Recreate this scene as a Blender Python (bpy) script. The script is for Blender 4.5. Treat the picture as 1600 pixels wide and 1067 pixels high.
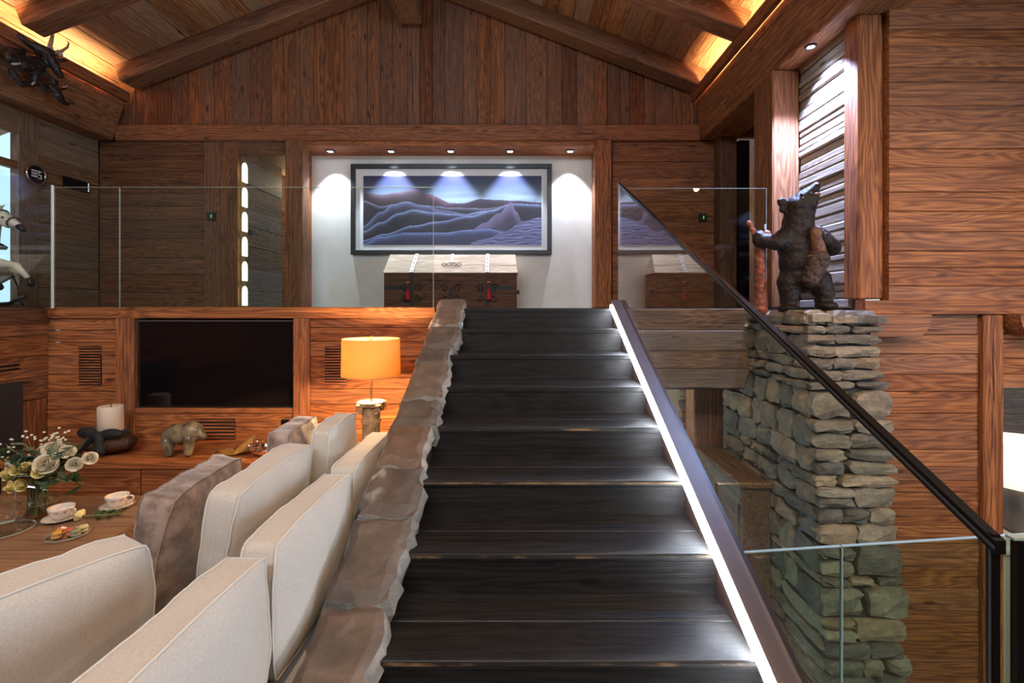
import bpy, bmesh, math, random
from mathutils import Vector, Matrix, noise
random.seed(11)
S = bpy.context.scene
for o in list(bpy.data.objects): bpy.data.objects.remove(o)
COL = S.collection
# ------------------------------------------------------------------ camera
F = 17.0 / 36.0 * 1600.0          # focal length in pixels (1600 wide)
CXP, CYP, CZ = 812.0, 480.0, 0.01
cam = bpy.data.cameras.new('camera'); camo = bpy.data.objects.new('camera', cam); COL.objects.link(camo)
cam.lens = 17.0; cam.sensor_width = 36.0; cam.sensor_fit = 'HORIZONTAL'
cam.shift_x = -(CXP - 800) / 1600; cam.shift_y = -(533.5 - CYP) / 1600
cam.clip_start = 0.05
camo.location = (0, 0, CZ); camo.rotation_euler = (math.pi / 2, 0, 0)
S.camera = camo
# ------------------------------------------------------------------ world, exposure
w = bpy.data.worlds.new('world'); S.world = w; w.use_nodes = True
bg = w.node_tree.nodes['Background']; bg.inputs[0].default_value = (0.50, 0.74, 0.92, 1); bg.inputs[1].default_value = 1.3
S.view_settings.view_transform = 'Standard'; S.view_settings.look = 'None'
S.view_settings.exposure = 0.25; S.view_settings.gamma = 1.0; S.view_settings.use_curve_mapping = False


def P(x, y, D):
    return Vector(((x - CXP) * D / F, D, (CYP - y) * D / F + CZ))


def PX(x, D): return (x - CXP) * D / F
def PZ(y, D): return (CYP - y) * D / F + CZ


def light(name, kind, loc, energy, color, size=0.05, target=None, **kw):
    l = bpy.data.lights.new(name, kind); l.energy = energy; l.color = color
    if kind == 'AREA':
        l.shape = 'RECTANGLE'; l.size = kw.pop('sx', size); l.size_y = kw.pop('sy', size)
    else:
        l.shadow_soft_size = size
    for k, v in kw.items(): setattr(l, k, v)
    o = bpy.data.objects.new(name, l); COL.objects.link(o); o.location = loc
    if target is not None:
        o.rotation_euler = (Vector(target) - Vector(loc)).to_track_quat('-Z', 'Y').to_euler()
    return o


# added area light for daylight from behind, set high in an unseen gable
light('gable_fill_daylight', 'AREA', (-1.4, -2.9, 3.2), 170, (0.80, 0.90, 1.0), sx=4.0, sy=0.8, target=(-1.4, 3, 0.2))
# cool fill added as daylight from an unseen side window (added_window, right of the viewer)
light('side_fill_daylight', 'AREA', (4.6, 0.5, 0.4), 120, (0.60, 0.80, 1.0), sx=2.1, sy=2.2, target=(0.0, 0.9, -0.2))
WARM = (1.0, 0.62, 0.32)

# ------------------------------------------------------------------ materials
MATS = {}


class NT:
    def __init__(s, name):
        s.m = bpy.data.materials.new(name); s.m.use_nodes = True
        s.t = s.m.node_tree; s.n = s.t.nodes
        s.b = s.n['Principled BSDF']; s.out = s.n['Material Output']

    def new(s, typ, **kw):
        nd = s.n.new(typ)
        for k, v in kw.items():
            if k in nd.inputs.keys() if isinstance(k, str) else False:
                nd.inputs[k].default_value = v
            else:
                setattr(nd, k, v)
        return nd

    def link(s, a, b): s.t.links.new(a, b)

    def math(s, op, a, b=None, clamp=False):
        nd = s.n.new('ShaderNodeMath'); nd.operation = op; nd.use_clamp = clamp
        for i, v in enumerate((a, b)):
            if v is None: continue
            if isinstance(v, (int, float)): nd.inputs[i].default_value = v
            else: s.link(v, nd.inputs[i])
        return nd.outputs[0]

    def mix(s, fac, a, b, mode='MIX'):
        nd = s.n.new('ShaderNodeMix'); nd.data_type = 'RGBA'; nd.blend_type = mode
        for i, v in ((0, fac), (6, a), (7, b)):
            if isinstance(v, (int, float)): nd.inputs[i].default_value = v
            elif isinstance(v, tuple): nd.inputs[i].default_value = (*v, 1)
            else: s.link(v, nd.inputs[i])
        return nd.outputs[2]

    def ramp(s, v, lo, hi):
        nd = s.n.new('ShaderNodeMapRange'); nd.inputs[1].default_value = lo; nd.inputs[2].default_value = hi
        nd.interpolation_type = 'SMOOTHSTEP'
        s.link(v, nd.inputs[0]); return nd.outputs[0]

    def noise(s, vec, scale, detail=4, rough=0.6):
        nd = s.n.new('ShaderNodeTexNoise'); nd.inputs['Scale'].default_value = scale
        nd.inputs['Detail'].default_value = detail; nd.inputs['Roughness'].default_value = rough
        s.link(vec, nd.inputs['Vector']); return nd.outputs['Fac']

    def scaled(s, vec, sc):
        nd = s.n.new('ShaderNodeVectorMath'); nd.operation = 'MULTIPLY'; nd.inputs[1].default_value = sc
        s.link(vec, nd.inputs[0]); return nd.outputs[0]

    def coords(s):
        tc = s.n.new('ShaderNodeTexCoord'); oi = s.n.new('ShaderNodeObjectInfo')
        v = s.n.new('ShaderNodeVectorMath'); v.operation = 'ADD'; s.link(tc.outputs['Object'], v.inputs[0])
        c = s.n.new('ShaderNodeCombineXYZ')
        for i in range(3): s.link(s.math('MULTIPLY', oi.outputs['Random'], 31.7 + 11.3 * i), c.inputs[i])
        s.link(c.outputs[0], v.inputs[1])
        return v.outputs[0], oi.outputs['Random']

    def bump(s, h, strength, dist=0.01):
        nd = s.n.new('ShaderNodeBump'); nd.inputs['Strength'].default_value = strength; nd.inputs['Distance'].default_value = dist
        s.link(h, nd.inputs['Height']); s.link(nd.outputs[0], s.b.inputs['Normal'])


def wood(name, light_c, dark_c, axis='x', rough=0.62, grey=0.15, crack=0.75, vary=0.5, bumpy=0.5, fine=1.0):
    if name in MATS: return MATS[name]
    t = NT(name); v, rnd = t.coords()
    def A(l, c):          # scale along the grain, across the grain
        s = [c, c, c]; s['xyz'.index(axis)] = l; return tuple(s)
    g1 = t.noise(t.scaled(v, A(0.8, 30 * fine)), 2.2, 7, 0.68)
    warp = t.noise(t.scaled(v, A(0.42, 3.6)), 1.6, 2, 0.5)
    rings = t.math('FRACT', t.math('MULTIPLY', warp, 17.0))
    rings = t.math('ABSOLUTE', t.math('SUBTRACT', rings, 0.5))
    fac = t.math('ADD', t.math('MULTIPLY', g1, 0.85), t.math('MULTIPLY', rings, 0.34))
    fac = t.ramp(fac, 0.33, 0.74)
    c = t.mix(fac, dark_c, light_c)
    c = t.mix(t.math('MULTIPLY', t.ramp(rnd, 0.0, 1.0), vary), c, t.mix(1.0, c, (0.52, 0.42, 0.36), 'MULTIPLY'))
    r2 = t.math('FRACT', t.math('MULTIPLY', rnd, 17.3))
    gcol = tuple(0.33 * sum(light_c) * k for k in (1.12, 1.0, 0.86))
    c = t.mix(t.math('MULTIPLY', r2, grey), c, gcol)
    cr = t.noise(t.scaled(v, A(0.75, 24)), 1.0, 4, 0.6)
    crk = t.ramp(cr, 0.66, 0.715)
    c = t.mix(t.math('MULTIPLY', crk, crack), c, tuple(k * 0.16 for k in dark_c))
    vo = t.new('ShaderNodeTexVoronoi'); vo.inputs['Scale'].default_value = 1.0
    t.link(t.scaled(v, A(2.2, 6.5)), vo.inputs['Vector'])
    kn = t.math('SUBTRACT', 1.0, t.ramp(vo.outputs['Distance'], 0.05, 0.15))
    c = t.mix(t.math('MULTIPLY', kn, 0.75), c, tuple(k * 0.25 for k in dark_c))
    t.link(c, t.b.inputs['Base Color']); t.b.inputs['Roughness'].default_value = rough
    t.b.inputs['Specular IOR Level'].default_value = 0.3
    t.bump(t.math('SUBTRACT', g1, t.math('MULTIPLY', crk, 0.9)), bumpy, 0.006)
    MATS[name] = t.m
    return t.m


def plain(name, col, rough=0.5, metal=0.0, nscale=0, namp=0.15, bump=0.0, spec=0.5, emit=None, es=0.0, sheen=0.0, **kw):
    if name in MATS: return MATS[name]
    t = NT(name)
    t.b.inputs['Base Color'].default_value = (*col, 1); t.b.inputs['Roughness'].default_value = rough
    t.b.inputs['Metallic'].default_value = metal; t.b.inputs['Specular IOR Level'].default_value = spec
    if sheen: t.b.inputs['Sheen Weight'].default_value = sheen; t.b.inputs['Sheen Roughness'].default_value = 0.35
    if emit: t.b.inputs['Emission Color'].default_value = (*emit, 1); t.b.inputs['Emission Strength'].default_value = es
    if nscale:
        v, r = t.coords(); n = t.noise(v, nscale, 5, 0.6)
        c = t.mix(t.ramp(n, 0.3, 0.7), tuple(k * (1 - namp) for k in col), tuple(min(1, k * (1 + namp)) for k in col))
        t.link(c, t.b.inputs['Base Color'])
        if bump: t.bump(n, bump, 0.01)
    MATS[name] = t.m
    return t.m


def stone(name, cols, scale=9, vein=0.0, rough=0.75, bump=0.8):
    if name in MATS: return MATS[name]
    t = NT(name); v, rnd = t.coords()
    n = t.noise(v, scale * 2.2, 8, 0.7); n2 = t.noise(t.scaled(v, (1, 1, 2.5)), scale * 0.35, 4, 0.6)
    c = t.mix(t.ramp(rnd, 0.1, 0.9), cols[0], cols[1])
    r2 = t.math('FRACT', t.math('MULTIPLY', rnd, 13.7))
    c = t.mix(t.ramp(r2, 0.55, 1.0), c, cols[2])
    c = t.mix(t.ramp(n2, 0.35, 0.7), c, t.mix(1.0, c, (0.55, 0.52, 0.5), 'MULTIPLY'))
    c = t.mix(t.math('MULTIPLY', t.ramp(n, 0.40, 0.70), 0.7), c, t.mix(1.0, c, (1.7, 1.65, 1.6), 'MULTIPLY'))
    if vein:
        nv = t.noise(t.scaled(v, (1.0, 0.55, 1.0)), scale * 0.5, 3, 0.6)
        ve = t.math('SUBTRACT', 1.0, t.ramp(t.math('ABSOLUTE', t.math('SUBTRACT', nv, 0.52)), 0.0, 0.03))
        ve = t.math('MULTIPLY', ve, t.ramp(t.noise(v, scale * 0.45, 4, 0.7), 0.48, 0.68))
        c = t.mix(t.math('MULTIPLY', ve, vein), c, (0.55, 0.52, 0.50))
    t.link(c, t.b.inputs['Base Color']); t.b.inputs['Roughness'].default_value = rough
    t.bump(t.math('ADD', n, n2), bump, 0.02)
    MATS[name] = t.m
    return t.m


def glass(name, tint=(0.93, 0.97, 0.95), ior=1.5):
    if name in MATS: return MATS[name]
    t = NT(name); t.n.remove(t.b)
    tr = t.new('ShaderNodeBsdfTransparent'); tr.inputs[0].default_value = (*tint, 1)
    gl = t.new('ShaderNodeBsdfGlossy'); gl.inputs['Roughness'].default_value = 0.0; gl.inputs[0].default_value = (1, 1, 1, 1)
    fr = t.new('ShaderNodeFresnel'); fr.inputs[0].default_value = ior
    ge = t.new('ShaderNodeNewGeometry')
    f = t.math('MULTIPLY', fr.outputs[0], t.math('SUBTRACT', 1.0, ge.outputs['Backfacing']))
    f = t.math('MULTIPLY', f, 1.6, True)
    mx = t.new('ShaderNodeMixShader'); t.link(f, mx.inputs[0]); t.link(tr.outputs[0], mx.inputs[1]); t.link(gl.outputs[0], mx.inputs[2])
    t.link(mx.outputs[0], t.out.inputs[0])
    MATS[name] = t.m
    return t.m


def emis(name, col, strength):
    if name in MATS: return MATS[name]
    t = NT(name); t.n.remove(t.b)
    e = t.new('ShaderNodeEmission'); e.inputs[0].default_value = (*col, 1); e.inputs[1].default_value = strength
    t.link(e.outputs[0], t.out.inputs[0]); MATS[name] = t.m
    return t.m


def shade_mat(name, col, trans=0.6):
    t = NT(name); t.n.remove(t.b)
    d = t.new('ShaderNodeBsdfDiffuse'); d.inputs[0].default_value = (*col, 1)
    r = t.new('ShaderNodeBsdfTranslucent'); r.inputs[0].default_value = (*col, 1)
    mx = t.new('ShaderNodeMixShader'); mx.inputs[0].default_value = trans
    t.link(d.outputs[0], mx.inputs[1]); t.link(r.outputs[0], mx.inputs[2]); t.link(mx.outputs[0], t.out.inputs[0])
    return t.m


W_ORANGE = wood('old_larch_orange', (0.52, 0.180, 0.054), (0.16, 0.042, 0.012), grey=0.10, crack=0.9)
W_GABLE = wood('old_larch_gable', (0.38, 0.130, 0.040), (0.10, 0.028, 0.009), grey=0.22, vary=0.9, crack=0.9)
W_GREY = wood('weathered_larch', (0.34, 0.175, 0.082), (0.11, 0.048, 0.021), grey=0.40, crack=0.9)
W_ROOF = wood('roof_boards', (0.52, 0.27, 0.13), (0.17, 0.07, 0.03), grey=0.40, crack=0.95)
W_BROWN = wood('brown_larch', (0.28, 0.112, 0.042), (0.08, 0.027, 0.010), grey=0.2, crack=0.9)
W_BEAM = wood('beam_larch', (0.40, 0.165, 0.063), (0.13, 0.043, 0.015), grey=0.25, crack=0.9)
W_PALE = wood('pale_split_larch', (0.44, 0.34, 0.24), (0.19, 0.13, 0.085), grey=0.5, crack=0.95, bumpy=1.0, fine=0.6)
W_DARK = wood('smoked_oak', (0.022, 0.018, 0.017), (0.007, 0.0055, 0.005), rough=0.42, grey=0.2, crack=0.4, vary=0.3, bumpy=0.25)
W_TABLE = wood('table_oak', (0.33, 0.18, 0.10), (0.17, 0.085, 0.045), rough=0.5, crack=0.2, grey=0.2, vary=0.3, bumpy=0.2)
t = NT('worn_edge'); v_, r_ = t.coords(); n_ = t.noise(t.scaled(v_, (3.0, 9, 9)), 1.3, 4, 0.6)
t.link(t.mix(t.ramp(n_, 0.50, 0.66), (0.012, 0.009, 0.007), (0.20, 0.11, 0.05)), t.b.inputs['Base Color']); t.b.inputs['Roughness'].default_value = 0.6
W_WORN = t.m
W_CHEST = wood('chest_wood', (0.20, 0.075, 0.034), (0.06, 0.021, 0.010), grey=0.1, crack=0.8)
W_LID_LIT = wood('chest_lid_wood_lit', (0.58, 0.45, 0.34), (0.30, 0.19, 0.12), grey=0.5, crack=0.8)  # lid tone bleached to carry the light of the niche spots
M_STONE = stone('schist', [(0.30, 0.225, 0.155), (0.15, 0.12, 0.095), (0.36, 0.235, 0.14)], bump=1.0)
M_CAP = stone('cap_schist', [(0.145, 0.098, 0.074), (0.105, 0.078, 0.065), (0.165, 0.10, 0.07)], scale=5, vein=0.85, rough=0.5, bump=0.7)
M_CAPSIDE = stone('cap_cleft_side', [(0.27, 0.24, 0.22), (0.21, 0.195, 0.18), (0.30, 0.26, 0.23)], scale=8, rough=0.6, bump=1.0)
M_MORTAR = plain('mortar', (0.045, 0.038, 0.03), 0.95)
M_GLASS = glass('clear_glass')
M_GREEN = glass('green_glass', (0.84, 0.93, 0.86))
M_THIN = glass('thin_glass', (0.97, 0.98, 0.97))
M_EDGE = plain('polished_glass_edge', (0.30, 0.36, 0.34), 0.2)
M_BLACK = plain('black_metal', (0.012, 0.011, 0.011), 0.35, 0.6)
M_BRONZE = plain('bronze_board', (0.095, 0.054, 0.042), 0.45, 0.1, 6, 0.1)
M_WHITE = plain('white_plaster', (0.80, 0.79, 0.77), 0.9, 0, 5, 0.04, 0.15)
M_CREAM = plain('cream_plaster', (0.70, 0.58, 0.44), 0.9)
M_IRON = plain('iron', (0.035, 0.032, 0.032), 0.5, 0.7)

# ------------------------------------------------------------------ object helpers
WM = {}


def reg(o, parent, m):
    """link object; m is its world matrix"""
    COL.objects.link(o); WM[o] = m
    if parent is not None:
        o.parent = parent; o.matrix_basis = WM[parent].inverted() @ m
    else:
        o.matrix_basis = m
    return o


def empty(name, loc=(0, 0, 0), label=None, cat=None, group=None, rz=0.0):
    o = bpy.data.objects.new(name, None); o.empty_display_size = 0.05
    reg(o, None, Matrix.Translation(Vector(loc)) @ Matrix.Rotation(rz, 4, 'Z'))
    return tag(o, label, cat, group)


def tag(o, label=None, cat=None, group=None, kind=None):
    if label: o['label'] = label
    if cat: o['category'] = cat
    if group: o['group'] = group
    if kind: o['kind'] = kind
    return o


def mesh_obj(name, me, mat, parent=None, m=None, smooth=False):
    """mesh given in parent's local coordinates unless m (world) is passed"""
    o = bpy.data.objects.new(name, me)
    if mat is not None and not me.materials: me.materials.append(mat)
    if smooth:
        for p in me.polygons: p.use_smooth = True
    if m is None: m = WM[parent] if parent is not None else Matrix()
    return reg(o, parent, m)


def frombm(bm, name='mesh'):
    bmesh.ops.recalc_face_normals(bm, faces=bm.faces[:])
    me = bpy.data.meshes.new(name); bm.to_mesh(me); bm.free(); return me


def pyd(v, f, name='mesh'):
    me = bpy.data.meshes.new(name); me.from_pydata([tuple(a) for a in v], [], f); me.update()
    return me


def badd(bm, x0, x1, y0, y1, z0, z1):
    vs = [bm.verts.new((x, y, z)) for x in (x0, x1) for y in (y0, y1) for z in (z0, z1)]
    for q in ((0, 1, 3, 2), (4, 6, 7, 5), (0, 4, 5, 1), (2, 3, 7, 6), (0, 2, 6, 4), (1, 5, 7, 3)):
        bm.faces.new([vs[i] for i in q])


def box(name, x0, x1, y0, y1, z0, z1, mat, parent=None, bev=0.0, grain=None):
    """axis aligned box in world coordinates; the object's local x runs along `grain`"""
    c = Vector(((x0 + x1) / 2, (y0 + y1) / 2, (z0 + z1) / 2)); d = [abs(x1 - x0), abs(y1 - y0), abs(z1 - z0)]
    if grain is None: grain = 'xyz'[d.index(max(d))]
    R = {'x': Matrix(), 'y': Matrix.Rotation(math.pi / 2, 4, 'Z'), 'z': Matrix.Rotation(-math.pi / 2, 4, 'Y')}[grain]
    ax = {'x': (0, 1, 2), 'y': (1, 0, 2), 'z': (2, 1, 0)}[grain]
    h = [d[a] / 2 for a in ax]
    bm = bmesh.new(); badd(bm, -h[0], h[0], -h[1], h[1], -h[2], h[2])
    if bev: bmesh.ops.bevel(bm, geom=bm.edges[:], offset=bev, segments=1, affect='EDGES')
    return mesh_obj(name, frombm(bm), mat, parent, Matrix.Translation(c) @ R)


def plank(parent, c, u, v, L, W, T, mat, name='plank', ch=0.004):
    """c = centre of the front face, u along the grain, v across; front normal = u x v"""
    u = Vector(u).normalized(); v = Vector(v).normalized(); n = u.cross(v)
    prof = [(-W / 2, -T), (W / 2, -T), (W / 2, -ch), (W / 2 - ch, 0), (-W / 2 + ch, 0), (-W / 2, -ch)]
    vs = [(-L / 2, a, b) for a, b in prof] + [(L / 2, a, b) for a, b in prof]
    fs = [(i, (i + 1) % 6, 6 + (i + 1) % 6, 6 + i) for i in range(6)] + [tuple(range(5, -1, -1)), tuple(range(6, 12))]
    M = Matrix.Translation(Vector(c)) @ Matrix((u, v, n)).transposed().to_4x4()
    return mesh_obj(name, pyd(vs, fs), mat, parent, M)


def cuts(total, lo, hi, rng):
    out = [0.0]
    while out[-1] < total - lo * 0.5:
        out.append(out[-1] + rng.uniform(lo, hi))
    k = total / out[-1]
    return [a * k for a in out]


def plankwall(parent, o, u, v, L, H, lo, hi, mat, T=0.025, gap=0.003, seed=1, split=0.0, jit=0.004, rows=None):
    """fills rectangle (o corner, L along u, H along v) with planks along u"""
    rng = random.Random(seed); o = Vector(o); u = Vector(u); v = Vector(v); n = u.cross(v)
    rows = rows or cuts(H, lo, hi, rng)
    for a, b in zip(rows, rows[1:]):
        ends = [0, L]
        if split and rng.random() < split: ends = [0, L * rng.uniform(0.25, 0.75), L]
        for s, e in zip(ends, ends[1:]):
            c = o + u * ((s + e) / 2) + v * ((a + b) / 2) + n * (rng.uniform(-jit, jit))
            plank(parent, c, u, v, e - s - gap * 0.6, b - a - gap, T, mat)


def structure(name, x0, x1, y0, y1, z0, z1, mat):
    o = box(name, x0, x1, y0, y1, z0, z1, mat); o['kind'] = 'structure'; return o


def tube(pts, rad, seg=8, caps=True):
    pts = [Vector(p) for p in pts]; n = len(pts)
    if isinstance(rad, (int, float)): rad = [rad] * n
    vs, fs = [], []; prev = None
    for i, p in enumerate(pts):
        t = (pts[min(i + 1, n - 1)] - pts[max(i - 1, 0)]).normalized()
        a = prev if prev is not None else (Vector((0, 0, 1)) if abs(t.z) < 0.9 else Vector((1, 0, 0)))
        a = (a - t * a.dot(t)).normalized(); b = t.cross(a); prev = a
        for k in range(seg):
            an = 2 * math.pi * k / seg
            vs.append(p + (a * math.cos(an) + b * math.sin(an)) * rad[i])
    for i in range(n - 1):
        for k in range(seg):
            fs.append((i * seg + k, i * seg + (k + 1) % seg, (i + 1) * seg + (k + 1) % seg, (i + 1) * seg + k))
    if caps: fs.append(tuple(range(seg - 1, -1, -1))); fs.append(tuple((n - 1) * seg + k for k in range(seg)))
    return pyd(vs, fs)


def lathe(prof, seg=32, c=(0, 0, 0)):
    c = Vector(c); vs, fs = [], []
    for r, z in prof:
        for k in range(seg):
            a = 2 * math.pi * k / seg
            vs.append((c.x + max(r, 1e-4) * math.cos(a), c.y + max(r, 1e-4) * math.sin(a), c.z + z))
    for i in range(len(prof) - 1):
        for k in range(seg):
            fs.append((i * seg + k, i * seg + (k + 1) % seg, (i + 1) * seg + (k + 1) % seg, (i + 1) * seg + k))
    return pyd(vs, fs)


def blob(name, parent, mat, elems, vox=0.012, smooth=4, disp=0.0):
    """one continuous surface: union of ellipsoids and tapered limbs, voxel-remeshed and smoothed"""
    bm = bmesh.new()
    def sph(c, r):
        m = Matrix.Translation(Vector(c)) @ Matrix.Diagonal((*((r, r, r) if isinstance(r, (int, float)) else r), 1))
        bmesh.ops.create_icosphere(bm, subdivisions=3, radius=1, matrix=m)
    for e in elems:
        if len(e) == 2: sph(*e)
        elif len(e) == 3:      # ellipsoid with rotation about y
            r = e[1]; m = Matrix.Translation(Vector(e[0])) @ e[2].to_4x4() @ Matrix.Diagonal((*r, 1))
            bmesh.ops.create_icosphere(bm, subdivisions=3, radius=1, matrix=m)
        else:
            p0, r0, p1, r1 = Vector(e[0]), e[1], Vector(e[2]), e[3]
            n = max(2, int((p1 - p0).length / (0.45 * max(min(r0, r1), 0.004))))
            n = min(n, 26)
            for i in range(n + 1):
                t = i / n
                m = Matrix.Translation(p0.lerp(p1, t)) @ Matrix.Scale(r0 + (r1 - r0) * t, 4)
                bmesh.ops.create_icosphere(bm, subdivisions=2, radius=1, matrix=m)
    me = bpy.data.meshes.new('raw'); bm.to_mesh(me); bm.free()
    tmp = bpy.data.objects.new('tmp', me); COL.objects.link(tmp)
    rm = tmp.modifiers.new('r', 'REMESH'); rm.mode = 'VOXEL'; rm.voxel_size = vox
    sm = tmp.modifiers.new('s', 'SMOOTH'); sm.factor = 0.6; sm.iterations = smooth
    dg = bpy.context.evaluated_depsgraph_get(); dg.update()
    out = bpy.data.meshes.new_from_object(tmp.evaluated_get(dg))
    bpy.data.objects.remove(tmp); bpy.data.meshes.remove(me)
    out.materials.clear()
    if disp:
        for v in out.vertices:
            v.co += v.normal * (noise.fractal(v.co * 38, 1.0, 2.0, 3) * disp)
    return mesh_obj(name, out, mat, parent, None, True)


# ================================================================== SETTING
ZF = -1.60          # sofa-level floor
ZL = -3.20          # lower floor
TVD = 4.10          # tv wall
BD = 6.20           # back wall of the landing
RX, RH = -1.40, 3.74
def roofz(x, off=0.0): return 4.31 - abs(x - RX) * 0.385 + off

fl = structure('floor', -5.7, 4.7, 4.10, 8.6, -0.085, 0.0, W_DARK)
fl2 = structure('floor', -4.0, 0.86, -3.0, 4.12, ZF - 0.12, ZF, W_BROWN)
fl3 = structure('floor', -5.7, -3.98, -3.0, 4.10, -0.12, 0.0, W_BROWN)
fl4 = structure('floor', 0.8, 6.5, -3.0, 9.0, ZL - 0.12, ZL, W_BROWN)

# --- back wall: gable boards, plank panels, white niche
wb = structure('wall_back', -5.7, -3.75, BD + 0.03, BD + 0.12, 0, 2.2, W_BROWN)
structure('wall_back_gable', -5.7, 3.3, BD + 0.04, BD + 0.10, 2.2, 4.3, W_BROWN)
gb = bpy.data.objects['wall_back_gable']
rng = random.Random(5); x = -5.2
while x < 2.4:
    wd = rng.choice([0.13, 0.16, 0.19, 0.23, 0.27]); c = x + wd / 2
    top = roofz(c) + 0.02; z0 = 2.33
    if top > z0 + 0.1:
        plank(gb, (c, BD + rng.uniform(-0.006, 0.004), (z0 + top) / 2), (0, 0, 1), (-1, 0, 0), top - z0, wd - 0.003, 0.03, W_GABLE)
    x += wd
plankwall(wb, (PX(156, BD), BD, 0), (1, 0, 0), (0, 0, 1), PX(322, BD) - PX(156, BD), 2.14, 0.16, 0.30, W_BROWN, seed=3)
# boards around the doorway
for a, b in ((320, 346), (346, 373)):
    plank(wb, ((PX(a, BD) + PX(b, BD)) / 2, BD - 0.02, 1.07), (0, 0, 1), (-1, 0, 0), 2.13, PX(b, BD) - PX(a, BD) - 0.003, 0.05, W_BROWN)
plank(wb, (PX(410, BD), BD - 0.015, 2.05), (1, 0, 0), (0, 0, 1), PX(450, BD) - PX(372, BD), 0.17, 0.06, W_BROWN)
wb2 = structure('wall_back_right', PX(955, BD), PX(1150, BD), BD + 0.03, BD + 0.12, 0, 2.2, W_BROWN)
plankwall(wb2, (PX(957, BD), BD, 0), (1, 0, 0), (0, 0, 1), PX(1127, BD) - PX(957, BD), 2.14, 0.17, 0.30, W_ORANGE, seed=8)
ND = 6.60
wn = structure('wall_niche', PX(478, ND), PX(937, ND), ND, ND + 0.08, 0, 2.25, M_WHITE)
structure('ceiling_niche', PX(460, BD), PX(945, BD), BD - 0.02, ND + 0.05, 2.075, 2.14, W_ORANGE)
structure('wall_niche_left', PX(466, BD) - 0.1, PX(466, BD), BD + 0.10, ND + 0.05, 0, 2.1, W_ORANGE)
structure('wall_niche_right', PX(932, BD) , PX(932, BD) + 0.1, BD + 0.10, ND + 0.05, 0, 2.1, W_ORANGE)


def beam(name, x0, x1, y0, y1, z0, z1, mat, label, cat='beam', group=None, bev=0.012):
    return tag(box(name, x0, x1, y0, y1, z0, z1, mat, None, bev), label, cat, group)


beam('tie_beam', -5.15, 2.30, BD - 0.06, BD + 0.03, 2.13, 2.335, W_ORANGE, 'long horizontal larch beam below the vertical gable boards, above the lit niche')
beam('niche_post', PX(445, BD - .12), PX(472, BD - .12), BD - 0.12, BD + 0.10, 0.0, 2.13, W_BEAM, 'square timber post between the doorway and the white niche', 'post')
beam('niche_post', PX(930, BD - .1), PX(956, BD - .1), BD - 0.10, BD + 0.10, 0.0, 2.13, W_ORANGE, 'flat timber post at the switch-side edge of the white niche', 'post')
beam('corner_post', PX(1125, 6.0), PX(1152, 6.0), 6.0, 6.2, 0.0, 2.13, W_BROWN, 'brown timber post at the end of the landing wall, by the black door', 'post')
dr = box('door_1', PX(1152, 6.1), PX(1168, 6.1), 6.05, 6.12, 0, 2.1, M_BLACK); dr['kind'] = 'structure'

# passage behind the doorway
wp = structure('wall_passage', -3.62, -3.56, BD + 0.05, 7.02, 0, 2.3, W_GREY)
plankwall(wp, (-3.54, BD + 0.06, 0), (0, 1, 0), (0, 0, 1), 0.94, 2.2, 0.2, 0.34, W_GREY, T=0.02, seed=21)
structure('ceiling_passage', -3.7, PX(466, BD) - 0.05, BD + 0.1, 8.4, 2.08, 2.14, W_GREY)
wf = structure('wall_passage_end', -5.6, -2.6, 8.42, 8.5, 0, 2.4, W_ORANGE)
plankwall(wf, (-4.6, 8.4, 0), (1, 0, 0), (0, 0, 1), 2.0, 2.2, 0.2, 0.34, W_ORANGE, T=0.02, seed=22)
light('passage_downlight', 'POINT', (-3.5, 7.7, 1.9), 16, (1, 0.78, 0.42), 0.08)
for i in range(6):
    zc = PZ(470 - i * 38.5, 6.22); hh = 0.25; pts = []
    for k in range(9):
        a = math.pi * k / 8; pts.append((0.055 * math.cos(a), 0.07 * math.sin(a) + hh - 0.07))
    prof = [(-0.055, 0), (0.055, 0)] + pts
    vs = [(0.0, p[0], p[1]) for p in prof] + [(-0.012, p[0], p[1]) for p in prof]; n = len(prof)
    me = pyd(vs, [tuple(range(n)), tuple(range(2 * n - 1, n - 1, -1))] + [(k, k + n, (k + 1) % n + n, (k + 1) % n) for k in range(n)])
    r = empty('wall_light', (-3.532, 6.225, zc - 0.06), 'small arched glowing wall light in the column beside the doorway', 'wall light', 'arched lights stacked in the doorway')
    mesh_obj('diffuser', me, emis('arch_glow', (0.95, 1.0, 0.62), 2.2), r)

# --- tv wall
wt = structure('wall_tv', -4.0, -0.72, TVD + 0.11, TVD + 0.16, ZF, -0.01, W_BROWN)
z = lambda y: PZ(y, TVD)
xx = lambda x: PX(x, TVD)
plank(wt, ((-4.0 + xx(680)) / 2, TVD - 0.025, z(488.5)), (1, 0, 0), (0, 0, 1), xx(680) + 4.0, 0.095, 0.16, W_ORANGE, 'cap_board')
def hwall(x0, x1, ys, seed):
    zz = [z(y) for y in ys]; zz.sort()
    plankwall(wt, (xx(x0), TVD, zz[0]), (1, 0, 0), (0, 0, 1), xx(x1) - xx(x0), zz[-1] - zz[0], .1, .2, W_ORANGE, T=0.03, seed=seed, rows=[a - zz[0] for a in zz])
hwall(58, 183, [497, 516, 535, 556, 585, 612, 640, 668, 696, 730, 775], 31)
hwall(485, 690, [497, 512, 534, 558, 590, 608, 632, 655, 690, 730, 775], 32)
hwall(211, 460, [640, 668, 700], 33)
for a, b in ((183, 194), (194, 212)):
    plank(wt, (xx((a + b) / 2), TVD - 0.02, z(600)), (0, 0, 1), (-1, 0, 0), z(497) - z(703), xx(b) - xx(a) - 0.002, 0.12, W_ORANGE)
plank(wt, (xx(472), TVD - 0.02, z(600)), (0, 0, 1), (-1, 0, 0), z(497) - z(703), xx(485) - xx(460), 0.12, W_ORANGE)
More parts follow.
